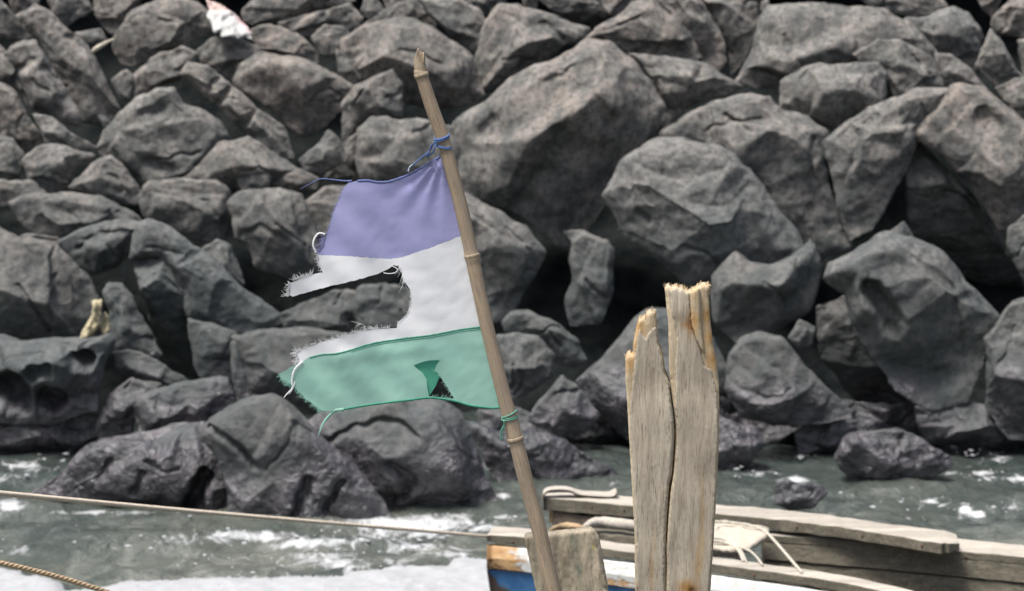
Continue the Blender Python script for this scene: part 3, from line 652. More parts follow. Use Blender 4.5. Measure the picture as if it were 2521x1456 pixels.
rock('small half sunk rock right of the post in the water', [(1908,1235),(1912,1190),(1935,1181),(1975,1193),(2015,1195),(2032,1215),(2000,1247),(1940,1260)], yc=12.15, amp=1.6, cat='rock', name='rock')
rock('dark wet rock filling the gap behind the peaked boulder', [(245,1085),(420,1045),(560,1040),(700,1060),(860,1120),(1000,1150),(1180,1130),(1230,1180),(1100,1230),(600,1200),(300,1150)], yc=13.3, bulge=.1)
rock('dark low rock in the shade between the bamboo pole and the post', [(1330,1040),(1440,1030),(1560,1050),(1640,1080),(1640,1110),(1540,1100),(1400,1090)], yc=13.9, amp=1.3, tilt=-.3)
# ------------------------------------------------------------------ water
WATER_Z = 0.0
def axis(a, b, c, d, fine, coarse):
    out = []; v = a
    while v < d:
        out.append(v); v += fine if b <= v <= c else coarse
    out.append(d); return out
def water():
    X = axis(-9, -3.4, 3.4, 9, .018, .25); Yv = axis(4, 9.2, 13.4, 15, .022, .25)
    nx, ny = len(X), len(Yv); gx, gy = np.meshgrid(X, Yv); gx = gx.ravel(); gy = gy.ravel()
    gz = np.zeros(len(gx))
    for i in range(len(gx)):
        x, y = gx[i], gy[i]
        if abs(x) < 4 and y > 9:
            gz[i] = .065 * noise.noise(Vector((x * .9, y * 2.2, 1))) + .042 * noise.noise(Vector((x * 2.3 + y, y * 4.5, 5))) + .020 * noise.noise(Vector((x * 7, y * 11, 8)))
    co = np.stack([gx, gy, gz], 1); px, py = proj(co)
    fm = np.zeros(len(gx))
    blobs = [(620,1320,170,18,1.0),(770,1338,140,18,.95),(1010,1290,200,24,1.15),(250,1262,200,8,.75),(330,1262,160,9,.6),(130,1225,70,8,.6),(560,1330,60,14,.8),(1050,1300,95,26,1.15),(960,1310,120,30,.85),(860,1335,150,28,.7),(1130,1275,60,18,.7),(640,1322,110,20,.95),(700,1345,60,12,.7),(440,1335,60,12,.6),(420,1325,40,10,.7),
             (20,1245,60,22,.9),(20,1350,90,26,.6),(60,1145,90,20,.8),(150,1142,60,12,1.0),(185,1108,26,12,1.0),(20,1180,50,20,.6),(780,1375,130,24,.75),(850,1390,90,22,.8),(860,1410,60,12,.6),
             (1000,1345,120,28,.75),(560,1370,120,16,.5),(1480,1068,60,9,1.1),(1520,1090,50,16,.7),(1240,1222,40,9,.9),(1240,1272,30,8,.9),(1180,1300,60,14,.8),(1500,1190,40,12,.6),
             (1860,1165,70,14,.55),(1990,1124,42,8,1.15),(1960,1181,60,10,.95),(2310,1093,50,10,1.15),(2390,1112,52,15,1.2),(2460,1125,40,9,.8),(2420,1165,34,9,1.0),(2440,1178,40,8,.8),(2510,1180,40,10,1.0),
             (2340,1165,24,8,.7),(2290,1235,30,9,.9),(2375,1255,16,9,1.6),(2404,1267,26,7,1.7),(2365,1270,14,12,.8),(2490,1250,24,9,.7),(2330,1240,20,7,.8),(2260,1276,60,8,.5),(2050,1265,50,9,.45),(1900,1160,140,20,.4),(2200,1220,160,30,.22),(2450,1150,110,30,.3),
             (300,1290,330,40,.12),(620,1400,300,26,.22),(230,1330,160,30,.2),(1120,1360,70,30,.6),(1000,1385,120,22,.55)]
    for bx, by, rx, ry, a in blobs: fm = np.maximum(fm, a * np.exp(-((px - bx) / rx) ** 2 - ((py - by) / ry) ** 2))
    V = co; F = []
    for j in range(ny - 1):
        for i in range(nx - 1):
            a = j * nx + i; F.append((a, a + 1, a + nx + 1, a + nx))
    me = mesh(V, F); at = me.attributes.new('foam', 'FLOAT', 'POINT'); at.data.foreach_set('value', fm.astype(np.float32))
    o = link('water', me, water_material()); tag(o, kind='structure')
water()
def flecks():
    rs = random.Random(5); V = []; F = []
    spots = [(1050,1300,110,28,90),(940,1312,130,26,60),(860,1345,160,30,50),(1120,1280,70,18,30),(640,1322,110,20,45),(440,1330,70,16,18),(30,1250,60,30,22),(60,1145,100,22,30),(190,1108,30,12,8),(780,1378,140,24,40),(560,1365,160,28,30),
             (1240,1272,40,10,10),(1500,1080,70,14,16),(1860,1165,90,18,16),(1990,1124,50,8,10),(1960,1185,70,12,14),(2310,1095,60,10,12),(2400,1112,60,15,20),(2430,1170,70,14,22),(2510,1180,40,14,8),(2290,1240,70,16,14),(2370,1262,40,16,14),(2480,1250,60,16,12),(2200,1225,200,34,26),(300,1300,330,50,40),(620,1405,330,22,40),(2100,1270,150,16,10),(1000,1370,180,34,40)]
    for cx, cy, rx, ry, n in spots:
        for _ in range(int(n * (.8 if rx < 120 else .35))):
            x, y = rs.gauss(cx, rx * .6), rs.gauss(cy, ry * .6)
            if y < 1095: continue
            p = PZ(x, y, .035); r = rs.choice((1, 1.3, 1.8, 2.4, 4.0)) * rs.uniform(.6, 1.3) * mpp(p.y); k = 9; b0 = len(V); e = rs.uniform(1.0, 2.2)
            V.append(p + Vector((0, 0, r * .5)))
            for q in range(k):
                th = 2 * math.pi * q / k; rr = r * rs.uniform(.7, 1.3); V.append(p + Vector((math.cos(th) * rr * e, math.sin(th) * rr * 1.8, -.002)))
            for q in range(k): F.append((b0, b0 + 1 + q, b0 + 1 + (q + 1) % k))
    o = link('foam_flecks', mesh(V, F), foam_material()); tag(o, 'scattered white flecks of foam floating on the grey green water', 'foam', kind='stuff')
flecks()
def seabed():
    m = plain('seabed_sand', (.09, .09, .07), .9, .2, 2)
    o = link('seabed', mesh([(-40, -5, -.6), (40, -5, -.6), (40, 40, -.6), (-40, 40, -.6)], [(0, 1, 2, 3)]), m); tag(o, kind='structure')
seabed()
# thick foam wash
def foam():
    edge = [(-60,1396),(0,1401),(50,1411),(63,1427),(110,1430),(153,1444),(160,1462),(230,1464),(267,1451),(294,1441),(400,1436),(517,1432),(567,1426),(667,1431),(751,1424),(840,1427),(880,1414),(960,1404),(1027,1406),(1104,1401),(1117,1382),(1184,1384),(1300,1390)]
    ring = edge + [(1300, 1700), (-60, 1700)]
    ring2 = densify(ring, 6, 2.0)
    inner = []
    y = 1380
    while y < 1700:
        st = 5 if y < 1475 else 25; x = -60
        while x < 1300:
            q = (x + random.uniform(-2, 2), y + random.uniform(-1, 1))
            if inside(*q, ring) and distpoly(*q, ring) > 4: inner.append(q)
            x += st * 2
        y += st
    vo, fo, ov = cdt(ring2, inner)
    V = []; n = len(vo); e2 = edge
    for p in vo:
        d = distpoly(p[0], p[1], e2, False); b = PZ(p[0], p[1], .02)
        h = .012 + .035 * min(1, d / 26) + .02 * noise.noise(b * 5) + .008 * noise.noise(b * 22); V.append(b + Vector((0, 0, h if d > .5 else .015)))
    for p in vo: V.append(PZ(p[0], p[1], .02) - Vector((0, 0, .07)))
    F = []; cnt = set()
    for f in fo:
        a, b, c = [vo[i] for i in f[:3]]
        g = tuple(f) if (b[0] - a[0]) * (c[1] - a[1]) - (b[1] - a[1]) * (c[0] - a[0]) < 0 else tuple(f)[::-1]
        F.append(g); F.append(tuple(i + n for i in g[::-1]))
        for i in range(3): cnt.add((g[i], g[(i + 1) % 3]))
    for (i, j) in cnt:
        if (j, i) not in cnt: F.append((j, i, i + n, j + n))
    o = link('foam', mesh(V, F), foam_material()); tag(o, 'thick white foam washing in at the bottom left beside the boat', 'foam', kind='stuff')
foam()
# ------------------------------------------------------------------ bamboo pole
YP = 4.5
def leanY(y): return .02 * (y - 1400) / 1400
def pole():
    mat = wood_material('dry_bamboo', (.34, .262, .178), (.245, .20, .155), (.12, .085, .055), grain=(190, 190, 7), rough=.55, bumpd=.0012, rot=(0, R(14), 0))
    nm = wood_material('bamboo_joint', (.37, .30, .215), (.28, .215, .15), (.12, .09, .06), grain=(40, 40, 40), rough=.6, bumpd=.001)
    C = [(1031,150),(1035,172),(1038,187),(1062,262),(1088,334),(1109,410),(1129,486),(1147,562),(1163,636),(1180,720),(1198,800),(1218,885),(1240,972),(1268,1077),(1296,1190),(1327,1304),(1346,1390),(1362,1456),(1385,1560),(1415,1700)]
    rd = [13.5,15,16.2,16.6,16.8,17,17,17,17.6,17,17,17.3,17.8,19.4,18.6,19,20,21,21.5,22]
    C = C[1:]; rd = rd[1:]
    n = 170; path = spline(C, n); rr = np.interp(np.linspace(0, len(C) - 1, n), range(len(C)), rd)
    nodes = [(1038,184,1.0),(1163,634,1.0),(1268,1079,1.1)]
    root = empty('bamboo_pole', W(1415, 1700, YP)); tag(root, 'weathered split tipped bamboo pole leaning left and carrying the torn flag', 'pole')
    def lean(y): return YP + leanY(y)
    P = []; Rr = []
    for (x, y), r in zip(path, rr):
        d = min((abs(y - q[1]) for q in nodes)); k = [q for q in nodes if abs(y - q[1]) == d][0]
        bumpy = 1 + .10 * math.exp(-(d / 9) ** 2) - .05 * math.exp(-((y - k[1] - 16) / 7) ** 2)
        P.append(W(x, y, lean(y))); Rr.append(r * bumpy * mpp(YP) * (1 + .012 * math.sin(y * .05)))
    mb = MB(); mb.tube(P, Rr, seg=28, caps=False); mb.build('culm', mat, root, loc=P[60])
    # hollow broken tip : a ragged wall with a bite out of it
    p0, p1 = P[0], P[3]; ax = (p0 - p1).normalized(); a = ax.cross(Vector((0, 1, 0))).normalized(); b = a.cross(ax).normalized()
    m = mpp(YP); mb = MB(); V = []; F = []; seg = 36
    def toph(th):                                     # height of the broken wall round the tip
        c = math.cos(th); cs = (-1, -.6, -.2, .1, .5, 1)
        f = np.interp(c, cs, (42, 20, 17, 30, 42, 24)); g = np.interp(c, cs, (42, 40, 46, 56, 42, 24))
        return float(g if math.sin(th) > 0 else f) + 1.5 * math.sin(th * 17) + 1.2 * math.sin(th * 31)
    for ring in range(4):
        for k in range(seg):
            th = 2 * math.pi * k / seg; ra = (15.0, 15.0, 12.2, 12.2)[ring] * m; d = a * math.cos(th) + b * math.sin(th)
            h = (0, toph(th), toph(th) - 1.2, 2)[ring] * m
            c0 = p0 - ax * .001 if ring in (0, 3) else p0
            shrink = 1 - .12 * (h / m / 40) if ring in (1, 2) else 1
            V.append(c0 + d * ra * shrink + ax * h)
    for q in range(3):
        for k in range(seg): F.append((q * seg + k, q * seg + (k + 1) % seg, (q + 1) * seg + (k + 1) % seg, (q + 1) * seg + k))
    F.append(tuple(3 * seg + k for k in range(seg)))
    mb.add(V, F); o = mb.build('broken_tip', nm, root, smooth=False, loc=p0); o['label'] = 'ragged hollow tip of the bamboo'
    for x, y, s_ in nodes:
        i = min(range(n), key=lambda q: abs(path[q][1] - y)); c0 = P[i]; t = (P[i + 1] - P[i - 1]).normalized()
        mb = MB(); L = [-.0035, -.0022, -.0008, .0008, .0022, .0035]; k2 = [.99, 1.02, 1.035, 1.035, 1.02, .99]
        mb.tube([c0 + t * l * s_ for l in L], [Rr[i] * q for q in k2], seg=28); mb.build('joint_ring', nm, root, loc=c0)
    return P
pole()
# ------------------------------------------------------------------ flag
def flag():
    blue = cloth_material('faded_blue_cloth', (.33, .335, .60), (.43, .42, .66), .04)
    white = cloth_material('white_cloth', (.84, .84, .85), (.91, .91, .91), .03)
    green = cloth_material('faded_green_cloth', (.31, .57, .465), (.40, .65, .545), .05)
    dgreen = cloth_material('deep_green_cloth', (.07, .33, .22), (.10, .39, .27), .02)
    dblue = cloth_material('deep_blue_cloth', (.14, .18, .38), (.20, .24, .46), .02)
    root = empty('flag', W(1150, 700, YP)); tag(root, 'torn triband flag of faded blue, white and green cloth blowing left from the bamboo pole', 'flag')
    def hx(y): return 1088 + (y - 384) * .2315
    def yf(x, y):
        d = max(0, hx(y) - x); a = min(1, d / 260)
        f = .013 * a * math.sin(d * .0155 + y * .0035 + .3) + .0025 * a * math.sin(d * .034 - y * .012) + .0014 * math.sin(d * .05 + y * .045) * a
        # stretched folds running down-left from the top tie
        q = math.hypot(x - 1085, y - 384); an = math.atan2(y - 384, 1085 - x)
        f += .0045 * math.exp(-(q / 120) ** 2) * math.sin(an * 16) * min(1, q / 30)
        f +=   .0018 * math.exp(-((y - (868 + .10 * (940 - x))) / 16) ** 2) * (1 if 830 < x < 1040 else .3)
        f += .0006 * noise.noise(Vector((x * .012, y * .03, 2))) + .0005 * noise.noise(Vector((x * .05 + y * .03, y * .05, 4)))
        return YP + leanY(y) + .004 - f
    B = [(1085,384.5),(1050,405),(1012,426),(960,445),(929,447),(912,443),(897.6,442),(877,446),(858,450),(846,462),(841,474),(835,487),(818.5,528),(806,572),(799.7,595),(792,610),(781,620),(782,628),(857,631),(919.6,635),(957,638),(992.5,633),(1055,612.5),(1137,580),(1131,560),(1109,464),(1092,399)]
    Wt = [(782,628),(786,640),(783,648),(790,662),(794.6,671),(757,678),(732,690),(714,698),(714,715),(713,727),(720,731),(738,725),(815,704),(878,690),(930,675),(951,665),(969.6,653),(978,656),(982,652),(991,673),(994.6,692),(1011,715),(1012,744),(1003,775),(978,796),(977,808),(961,809),(919.6,810),(878,818),(836,831),(786,844),(743,861),(731,871),(736,886),(728,895.5),(743,893),(760,880),(792,872),(829,870),(865.5,861),(914,845),(988,833),(1061,824.5),(1135,810),(1186,804),(1164,690),(1137,580),(1055,612.5),(992.5,633),(957,638),(919.6,635),(857,631)]
    G = [(1184,804),(1135,810),(1061,824.5),(988,833),(914,845),(865.5,861),(829,870),(792,872),(760,880),(743,893),(714,905),(688,921),(692,932),(714,944.5),(726,954),(750,981),(782,1003),(792,1010.6),(841,1010.6),(914,998),(1012,986),(1061,982),(1115,988.5),(1159,1001),(1208,1007),(1232,1005),(1218,935),(1200,861)]
    hole = [(1018,900),(1036,893),(1056,888),(1083,888),(1074,900),(1070,912),(1082,923.7),(1098,950),(1117.6,981),(1056,976),(1052,955),(1051,935),(1042,920)]
    c0 = W(950, 520, YP)
    link('blue_stripe', sheet(B, yf, 0, 7, jit=.8), blue, root, loc=c0)
    link('white_stripe', sheet(Wt, yf, 0, 7, jit=1.0), white, root, loc=W(1050, 720, YP))
    gp = link('green_stripe', sheet(G, yf, 0, 7, holes=[hole], jit=.8), green, root, loc=W(1000, 920, YP))
    patch = [(1010,897),(1036,888),(1058,881),(1092,882),(1084,905),(1083,926),(1073,950),(1058,974),(1048,978),(1044,935),(1034,918)]
    o = link('turned_fold', sheet(patch, lambda x, y: yf(x, y) + .004, 0, 6), dgreen, gp, loc=None); o['label'] = 'deep green doubled fold behind the tear'
    o.location = -gp.location - root.location
    # hems : narrow doubled bands
    def band(name, line, wd, mat, parent, off=-.0005, taper=False, wob=.6):
        q = spline(line, max(8, len(line) * 8)); n = len(q); up = []; dn = []
        for i, (x, y) in enumerate(q):
            tx, ty = q[min(i + 1, n - 1)][0] - q[max(i - 1, 0)][0], q[min(i + 1, n - 1)][1] - q[max(i - 1, 0)][1]
            L = math.hypot(tx, ty); nx_, ny_ = -ty / L, tx / L
            h = wd / 2 * (1 + .15 * math.sin(i * 1.7)) * ((1 - i / n) ** .6 if taper else 1)
            up.append((x + nx_ * h, y + ny_ * h)); dn.append((x - nx_ * h, y - ny_ * h))
        V = [W(x, y, yf(x, y) + off) for x, y in up] + [W(x, y, yf(x, y) + off) for x, y in dn]
        V += [p + Vector((0, .0004, 0)) for p in V]; F = []
        for i in range(n - 1):
            F += [(i, i + 1, n + i + 1, n + i), (2 * n + i, 3 * n + i, 3 * n + i + 1, 2 * n + i + 1), (i, 2 * n + i, 2 * n + i + 1, i + 1), (n + i, n + i + 1, 3 * n + i + 1, 3 * n + i)]
        ob = link(name, mesh(V, F), mat, root); ob.location = -root.location
        return ob
    band('top_hem', [(1089,383),(1050,406),(1012,428),(960,447),(929,449),(905,445),(880,446)], 6, dblue, root)
    band('top_hem', [(866,446),(846,446),(820,443),(790,441),(768,450),(738,467)], 5, dblue, root, taper=True)
    band('seam', [(1184,806),(1135,812),(1061,826),(988,835),(914,847),(865,862),(829,871),(792,874),(762,881)], 3.5, dgreen, root)
    band('seam', [(1184,811),(1135,817),(1061,831),(988,840),(914,852),(865,867)], 1.4, dgreen, root)
    band('bottom_hem', [(1231,1004),(1208,1005),(1159,999),(1115,987),(1061,980),(1012,985),(914,997),(841,1009)], 5, dgreen, root)
    band('hem_tail', [(846,1009),(826,1012),(808,1027),(795,1045),(788,1062),(783,1075)], 9, green, root, taper=True)
    band('hem_tail', [(745,891),(730,905),(722,920),(719,940),(720,955),(705,972),(698,981)], 7, white, root, taper=True, off=-.002)
    band('hem_tail', [(726,940),(722,955),(716,965),(710,972)], 3, white, root, taper=True, off=-.002)
    band('hem_tail', [(800,577),(785,575),(774,588),(771,605),(778,622)], 4.5, white, root, off=-.002)
    band('hem_tail', [(965,655),(978,663),(972,672),(955,674),(944,672)], 2, white, root, off=-.002)
    band('hoist_hem', [(1096,412),(1112,470),(1131,556),(1135,578)], 4, dblue, root)
    band('hoist_hem', [(1188,812),(1200,861),(1218,935),(1229,1000)], 3.5, dgreen, root)
    # frayed threads along the torn edges
    def fray(name, line, n, lo, hi, dirv, mat, spread=.5, wid=1.5):
        mb = MB(); q = spline(line, 200)
        for _ in range(n):
            i = random.randrange(200); x, y = q[i]; L = random.uniform(lo, hi) * random.choice((.6, 1, 1.3))
            an = math.atan2(dirv[1], dirv[0]) + random.gauss(0, spread); cur = random.gauss(0, .2); pts = []; wds = []
            for k in range(5):
                t = k / 4; a2 = an + cur * t * 2
                pts.append((x + math.cos(a2) * L * t, y + math.sin(a2) * L * t)); wds.append(wid * .75 * (1 - t * .75) * .5)
            V = [W(px_, py_ , yf(px_, py_) - .0006) for px_, py_ in pts]; mb.tube(V, [w_ * mpp(YP) for w_ in wds], seg=4)
        o = mb.build(name, mat, root); o.location = -root.location
    fray('frayed_threads', [(846,455),(835,487),(818,528),(806,572),(797,600)], 70, 2, 6, (-1, .1), blue, .5, 1.3)
    fray('frayed_threads', [(800,580),(797,605),(785,622)], 46, 8, 26, (-1, -.5), blue, .45, 1.3)
    fray('frayed_threads', [(782,628),(786,645),(792,668)], 40, 3, 12, (-1, .1), white, .6, 1.3)
    fray('frayed_threads', [(770,676),(745,684),(722,692)], 60, 5, 14, (-.5, -1), white, .5, 1.4)
    fray('frayed_threads', [(716,694),(713,712),(712,729)], 50, 5, 18, (-1, .1), white, .35, 1.6)
    fray('frayed_threads', [(982,650),(990,672),(995,692)], 26, 8, 26, (-.1, 1), white, .25, 1.3)
    fray('frayed_threads', [(1011,715),(1012,744),(1003,775),(978,796)], 60, 2, 5, (-1, 0), white, .6, 1.2)
    fray('frayed_threads', [(961,809),(919,810),(878,818),(836,831),(786,844),(745,860)], 170, 3, 9, (-.4, -1), white, .5, 1.3)
    fray('frayed_threads', [(743,861),(731,871),(736,886),(730,896)], 70, 6, 16, (-1, -.1), white, .4, 1.4)
    fray('frayed_threads', [(688,921),(700,938),(714,945),(726,954),(750,981),(782,1003),(795,1010),(841,1010)], 240, 4, 11, (-.7, .7), green, .5, 1.3)
    fray('frayed_threads', [(1070,912),(1082,924),(1098,950),(1117,981)], 26, 3, 8, (-1, .2), green, .5, 1.2)
    fray('frayed_threads', [(1058,976),(1085,977),(1112,982)], 14, 5, 11, (.3, -1), green, .6, 1.2)
    fray('frayed_threads', [(900,803),(890,798),(905,806)], 4, 14, 34, (-1, -.2), white, .3, 1.1)
    # ties round the pole
    def cord(name, px, r, mat, seg=7, front=True):
        mb = MB(); P = []
        for x, y, dz in spline(px, max(14, len(px) * 8)): P.append(W(x, y, YP + leanY(y) - dz))
        mb.tube(P, r * mpp(YP), seg=seg, jit=.06); o = mb.build(name, mat, root); o.location = -root.location
    R_ = .0150
    def wrap(xl, yl, xr, yr, turns=1.0):
        pts = []
        for k in range(int(16 * turns) + 1):
            th = 2 * math.pi * k / 16; t = (1 - math.cos(th)) / 2
            bow = -4 if math.sin(th) < 0 else 5
            pts.append((xl + (xr - xl) * t, yl + (yr - yl) * t + abs(math.sin(th)) * bow, math.sin(th) * R_))
        return pts
    tie = cloth_material('blue_tie_cloth', (.075, .15, .36), (.16, .25, .50), .0); gt = cloth_material('green_tie_cord', (.10, .34, .24), (.20, .46, .35), .0)
    cord('tie', wrap(1070,343,1105,332), 2.6, tie); cord('tie', wrap(1071,347,1105,336), 2.3, tie); cord('tie', wrap(1073,357,1113,365), 1.8, tie); cord('tie', wrap(1073,355,1112,361), 1.5, tie)
    cord('tie_end', [(1073,349,.012),(1066,356,.016),(1060,368,.015),(1052,377,.012),(1038,388,.01),(1026,398,.008),(1012,410,.004),(1002,422,.0)], 1.8, tie)
    cord('tie_end', [(1075,352,.012),(1070,362,.016),(1067,374,.015),(1059,381,.012),(1051,387,.01)], 2.2, tie)
    cord('tie_end', [(1073,349,.014),(1062,358,.018),(1057,372,.016),(1050,384,.012)], 1.3, tie)
    cord('tie_end', [(1028,397,.008),(1018,404,.006),(1008,412,.004),(1005,423,.003)], 1.1, white)
    cord('tie', wrap(1235,1027,1271,1010), 1.6, gt); cord('tie', wrap(1235,1033,1274,1027), 1.8, gt); cord('tie', wrap(1236,1029,1273,1023), 1.4, gt)
    cord('tie_end', [(1240,1036,.014),(1241,1046,.012),(1235,1058,.01),(1232,1070,.008),(1234,1083,.008)], 1.8, gt)
    cord('tie_end', [(1241,1038,.014),(1243,1050,.012),(1238,1062,.01),(1236,1072,.008),(1238,1081,.008)], 1.2, gt)
flag()
# ------------------------------------------------------------------ split post
def post():
    grey = wood_material('grey_driftwood', (.44, .385, .30), (.325, .285, .225), (.11, .088, .068), grain=(150, 150, 9), use_tint=True, rough=.85, bumpd=.0012)
    fresh = wood_material('torn_wood', (.50, .425, .31), (.43, .35, .24), (.24, .155, .08), grain=(200, 200, 10), use_tint=True, rough=.8, bumpd=.002)
    raw = wood_material('splinter_wood', (.56, .46, .31), (.48, .37, .235), (.30, .19, .09), grain=(200, 200, 10), rough=.8, bumpd=.002)
    YQ = 4.72
    root = empty('split_post', W(1655, 1700, YQ)); tag(root, 'tall weathered timber post split down the middle with splintered tops', 'post')
    stains = [(1700,800,9,34,(.62,.36,.14),.8),(1688,800,16,10,(.7,.42,.2),.6),(1745,855,14,40,(.62,.38,.15),.75),(1752,880,8,22,(.35,.18,.09),.8),(1742,800,10,18,(.8,.5,.25),.7),(1740,752,8,10,(.7,.42,.2),.6),
              (1672,782,17,14,(.45,.42,.38),.75),(1728,1285,6,120,(.85,.62,.30),.6),(1718,1390,7,60,(.80,.55,.25),.6),(1604,1400,5,60,(.75,.5,.22),.6),(1611,1330,3,40,(.8,.6,.35),.5),
              (1692,1448,26,20,(.72,.42,.14),.95),(1700,1452,9,9,(.18,.10,.05),.95),(1572,1452,5,13,(.3,.2,.18),.8),(1700,1370,6,60,(.55,.5,.45),.5),(1675,1250,4,50,(.6,.54,.48),.5),(1628,1230,6,40,(.6,.55,.5),.4),
              (1635,930,6,40,(.7,.66,.6),.5),(1680,925,5,30,(.6,.55,.5),.6),(1600,940,16,40,(.75,.71,.66),.5),(1717,720,14,90,(.95,.82,.6),.6),(1706,805,3.5,10,(.06,.04,.03),.95)]
    def colf(x, y):
        c = np.array([1., 1., 1.])
        w1 = 1 + .16 * noise.noise(Vector((x * .03, y * .006, 1)))
        c *= w1
        for sx, sy, rx, ry, col, a in stains:
            nx = noise.noise(Vector((x * .07, y * .03, sx))) * 5; f = a * math.exp(-(((x + nx - sx) / rx) ** 2 + ((y - sy) / ry) ** 2) ** 1.3)
            if f > .01: c = c * (1 - f) + c * np.array(col) * f * 1.15
        return tuple(c)
    def colF(x, y):
        f = .5 + .5 * noise.noise(Vector((x * .10, y * .012, 7)))
        k = 1 - .35 * f
        c = np.array([1., 1 - .10 * max(0, f - .55) / .45, 1 - .35 * max(0, f - .5) / .5])
        d = min(math.hypot(x - a, (y - b) * .6) for a, b in ((1570,850),(1574,812),(1552,895),(1568,880),(1756,885),(1748,830),(1744,780),(1702,812),(1710,790)))
        if d < 20: q = math.exp(-(d / 15) ** 2) * .85; c = c * (1 - q) + c * q * np.array([.88, .62, .30])
        return tuple(c)
    def rel(x, y, s): return YQ - .0008 * noise.noise(Vector((x * .09, y * .010, s))) - .0006 * noise.noise(Vector((x * .35, y * .02, s))) - .004 * noise.noise(Vector((x * .01, y * .01, s + 3)))
    crackR = [(1657,994),(1663,1034),(1664,1077),(1658,1168),(1651,1213),(1646,1273),(1641,1351),(1641,1456),(1642,1700)]
    crackL = [(1653,994),(1659,1034),(1660.5,1077),(1654.5,1168),(1647,1195),(1646,1213),(1641.5,1273),(1638,1351),(1639,1456),(1640,1700)]
    rout = [(1637,710),(1645,704),(1651,710),(1657,708),(1665,705),(1671,711),(1678,708),(1683,716),(1689,716),(1694,720),(1699,718),(1705,714),(1713,711),(1717,705),(1721,706),(1730,702),(1740,703),(1744,700),(1747,708),(1745,731.5),(1748,791),(1756,859),(1764,899),(1770,953),(1771,1075),(1768,1137),(1761,1270),(1749,1456),(1738,1700)]
    R_back = rout + crackR[::-1] + [(1647,913),(1647,872),(1645,796),(1640,750)]
    R_front = [(1646,712),(1652,716),(1658,712),(1666,709),(1672,716),(1680,712),(1688,721),(1697,722),(1699,760),(1702,800),(1712,830),(1722,850),(1733,900),(1752,912),(1763,960),(1767,1000),(1768,1075),(1765,1137),(1758,1270),(1746,1456),(1736,1700)] + \
              [(1645,1700),(1644,1456),(1644,1351),(1649,1273),(1654,1213),(1661,1168),(1667,1077),(1666,1035),(1662,994),(1663,899),(1667,831),(1661,804),(1652,764)]
    L_back = [(1540,883),(1545,874),(1550,871),(1554,876),(1559,873),(1560,845),(1564,825),(1568,807),(1571,795),(1575,785),(1580,787),(1588,780),(1589,790),(1591,773),(1598,770),(1605,767),(1610,769),(1613,768),(1615.5,791),(1621,845),(1633,886),(1637,918),(1648,942.6)] + crackL + [(1574,1700),(1564,1456),(1561.6,1299),(1554,1168),(1547,1048),(1545,1007),(1540,940)]
    L_front = [(1572,815),(1576,811),(1580,822),(1584,828),(1590,835),(1596,822),(1603,812),(1610,806),(1616,808),(1619,845),(1631,887),(1635,918),(1646,944),(1650,994),(1656,1034),(1657.5,1077),(1651,1168),(1644,1195),(1643,1213),(1638,1273),(1635,1351),(1635.5,1456),(1636,1700),(1577,1700),(1567,1456),(1564.5,1299),(1557,1168),(1550.5,1048),(1551,1007),(1556,960),(1560,905),(1566,860)]
    strip = [(1700,721),(1706,716),(1714,713),(1718,708),(1722,712),(1724,740),(1725,790),(1730,830),(1735,870),(1726,862),(1715,838),(1706,812),(1702,790)]
    for nm_, bk, fr, s_ in (('left_half', L_back, L_front, 11), ('right_half', R_back, R_front, 29)):
        h = link(nm_, sheet(bk, lambda x, y: rel(x, y, s_) + .0055, .075, 6, jit=.5, colf=colF, edge_r=4), fresh, root, loc=None)
        h.location = -root.location
        f = link('weathered_face', sheet(fr, lambda x, y: rel(x, y, s_) + .003, .0045, 4, jit=1.3, colf=colf, edge_r=1.5), grey, h)
        if nm_ == 'right_half':
            link('splinter', sheet(strip, lambda x, y: rel(x, y, 3) - .006 + .00012 * abs(x - 1712), .018, 4, jit=.7, colf=colF, edge_r=4), fresh, h)
        mb = MB()
        top = [q for q in bk if q[1] < (905 if nm_ == 'left_half' else 735)]
        for _ in range(110 if nm_ == 'left_half' else 150):
            i = random.randrange(len(top) - 1); t = random.random(); a, b = top[i], top[i + 1]
            if abs(a[0] - b[0]) > 30: continue
            x, y = a[0] + (b[0] - a[0]) * t, a[1] + (b[1] - a[1]) * t; L = random.uniform(3, 10) * random.choice((.6, 1, 1.5)); sw = random.gauss(0, .35)
            d = random.uniform(0, .07); c0 = W(x, y + 6, YQ + .012 + d); c1 = W(x + sw * L, y - L, YQ + .012 + d - random.uniform(0, .006))
            r = random.uniform(.6, 1.6) * mpp(YQ); mb.tube([c0, c0.lerp(c1, .6), c1], [r, r * .8, r * .15], seg=4)
        mb.build('splinters', raw, h, smooth=False)
        for ob in h.children: ob.location = (0, 0, 0)
    core = link('split_core', sheet([(1650,1040),(1672,1040),(1668,1168),(1662,1273),(1654,1351),(1655,1700),(1625,1700),(1626,1351),(1630,1273),(1636,1195),(1646,1120)], lambda x, y: YQ + .045, .02, 14), raw, root); core.location = -root.location
    # long loose splinter at the right corner
    mb = MB(); mb.tube([W(1735,712,YQ+.02), W(1743,700,YQ+.015), W(1744,692,YQ+.015)], [.003,.002,.0004], seg=5); mb.tube([W(1738,706,YQ+.02), W(1748,703,YQ+.01), W(1751,704,YQ+.01)], [.0025,.0014,.0003], seg=5)
    rh = [c for c in root.children if c.name.startswith('right')][0]
    o = mb.build('splinter', raw, rh, smooth=False); o.location = (0, 0, 0)
post()
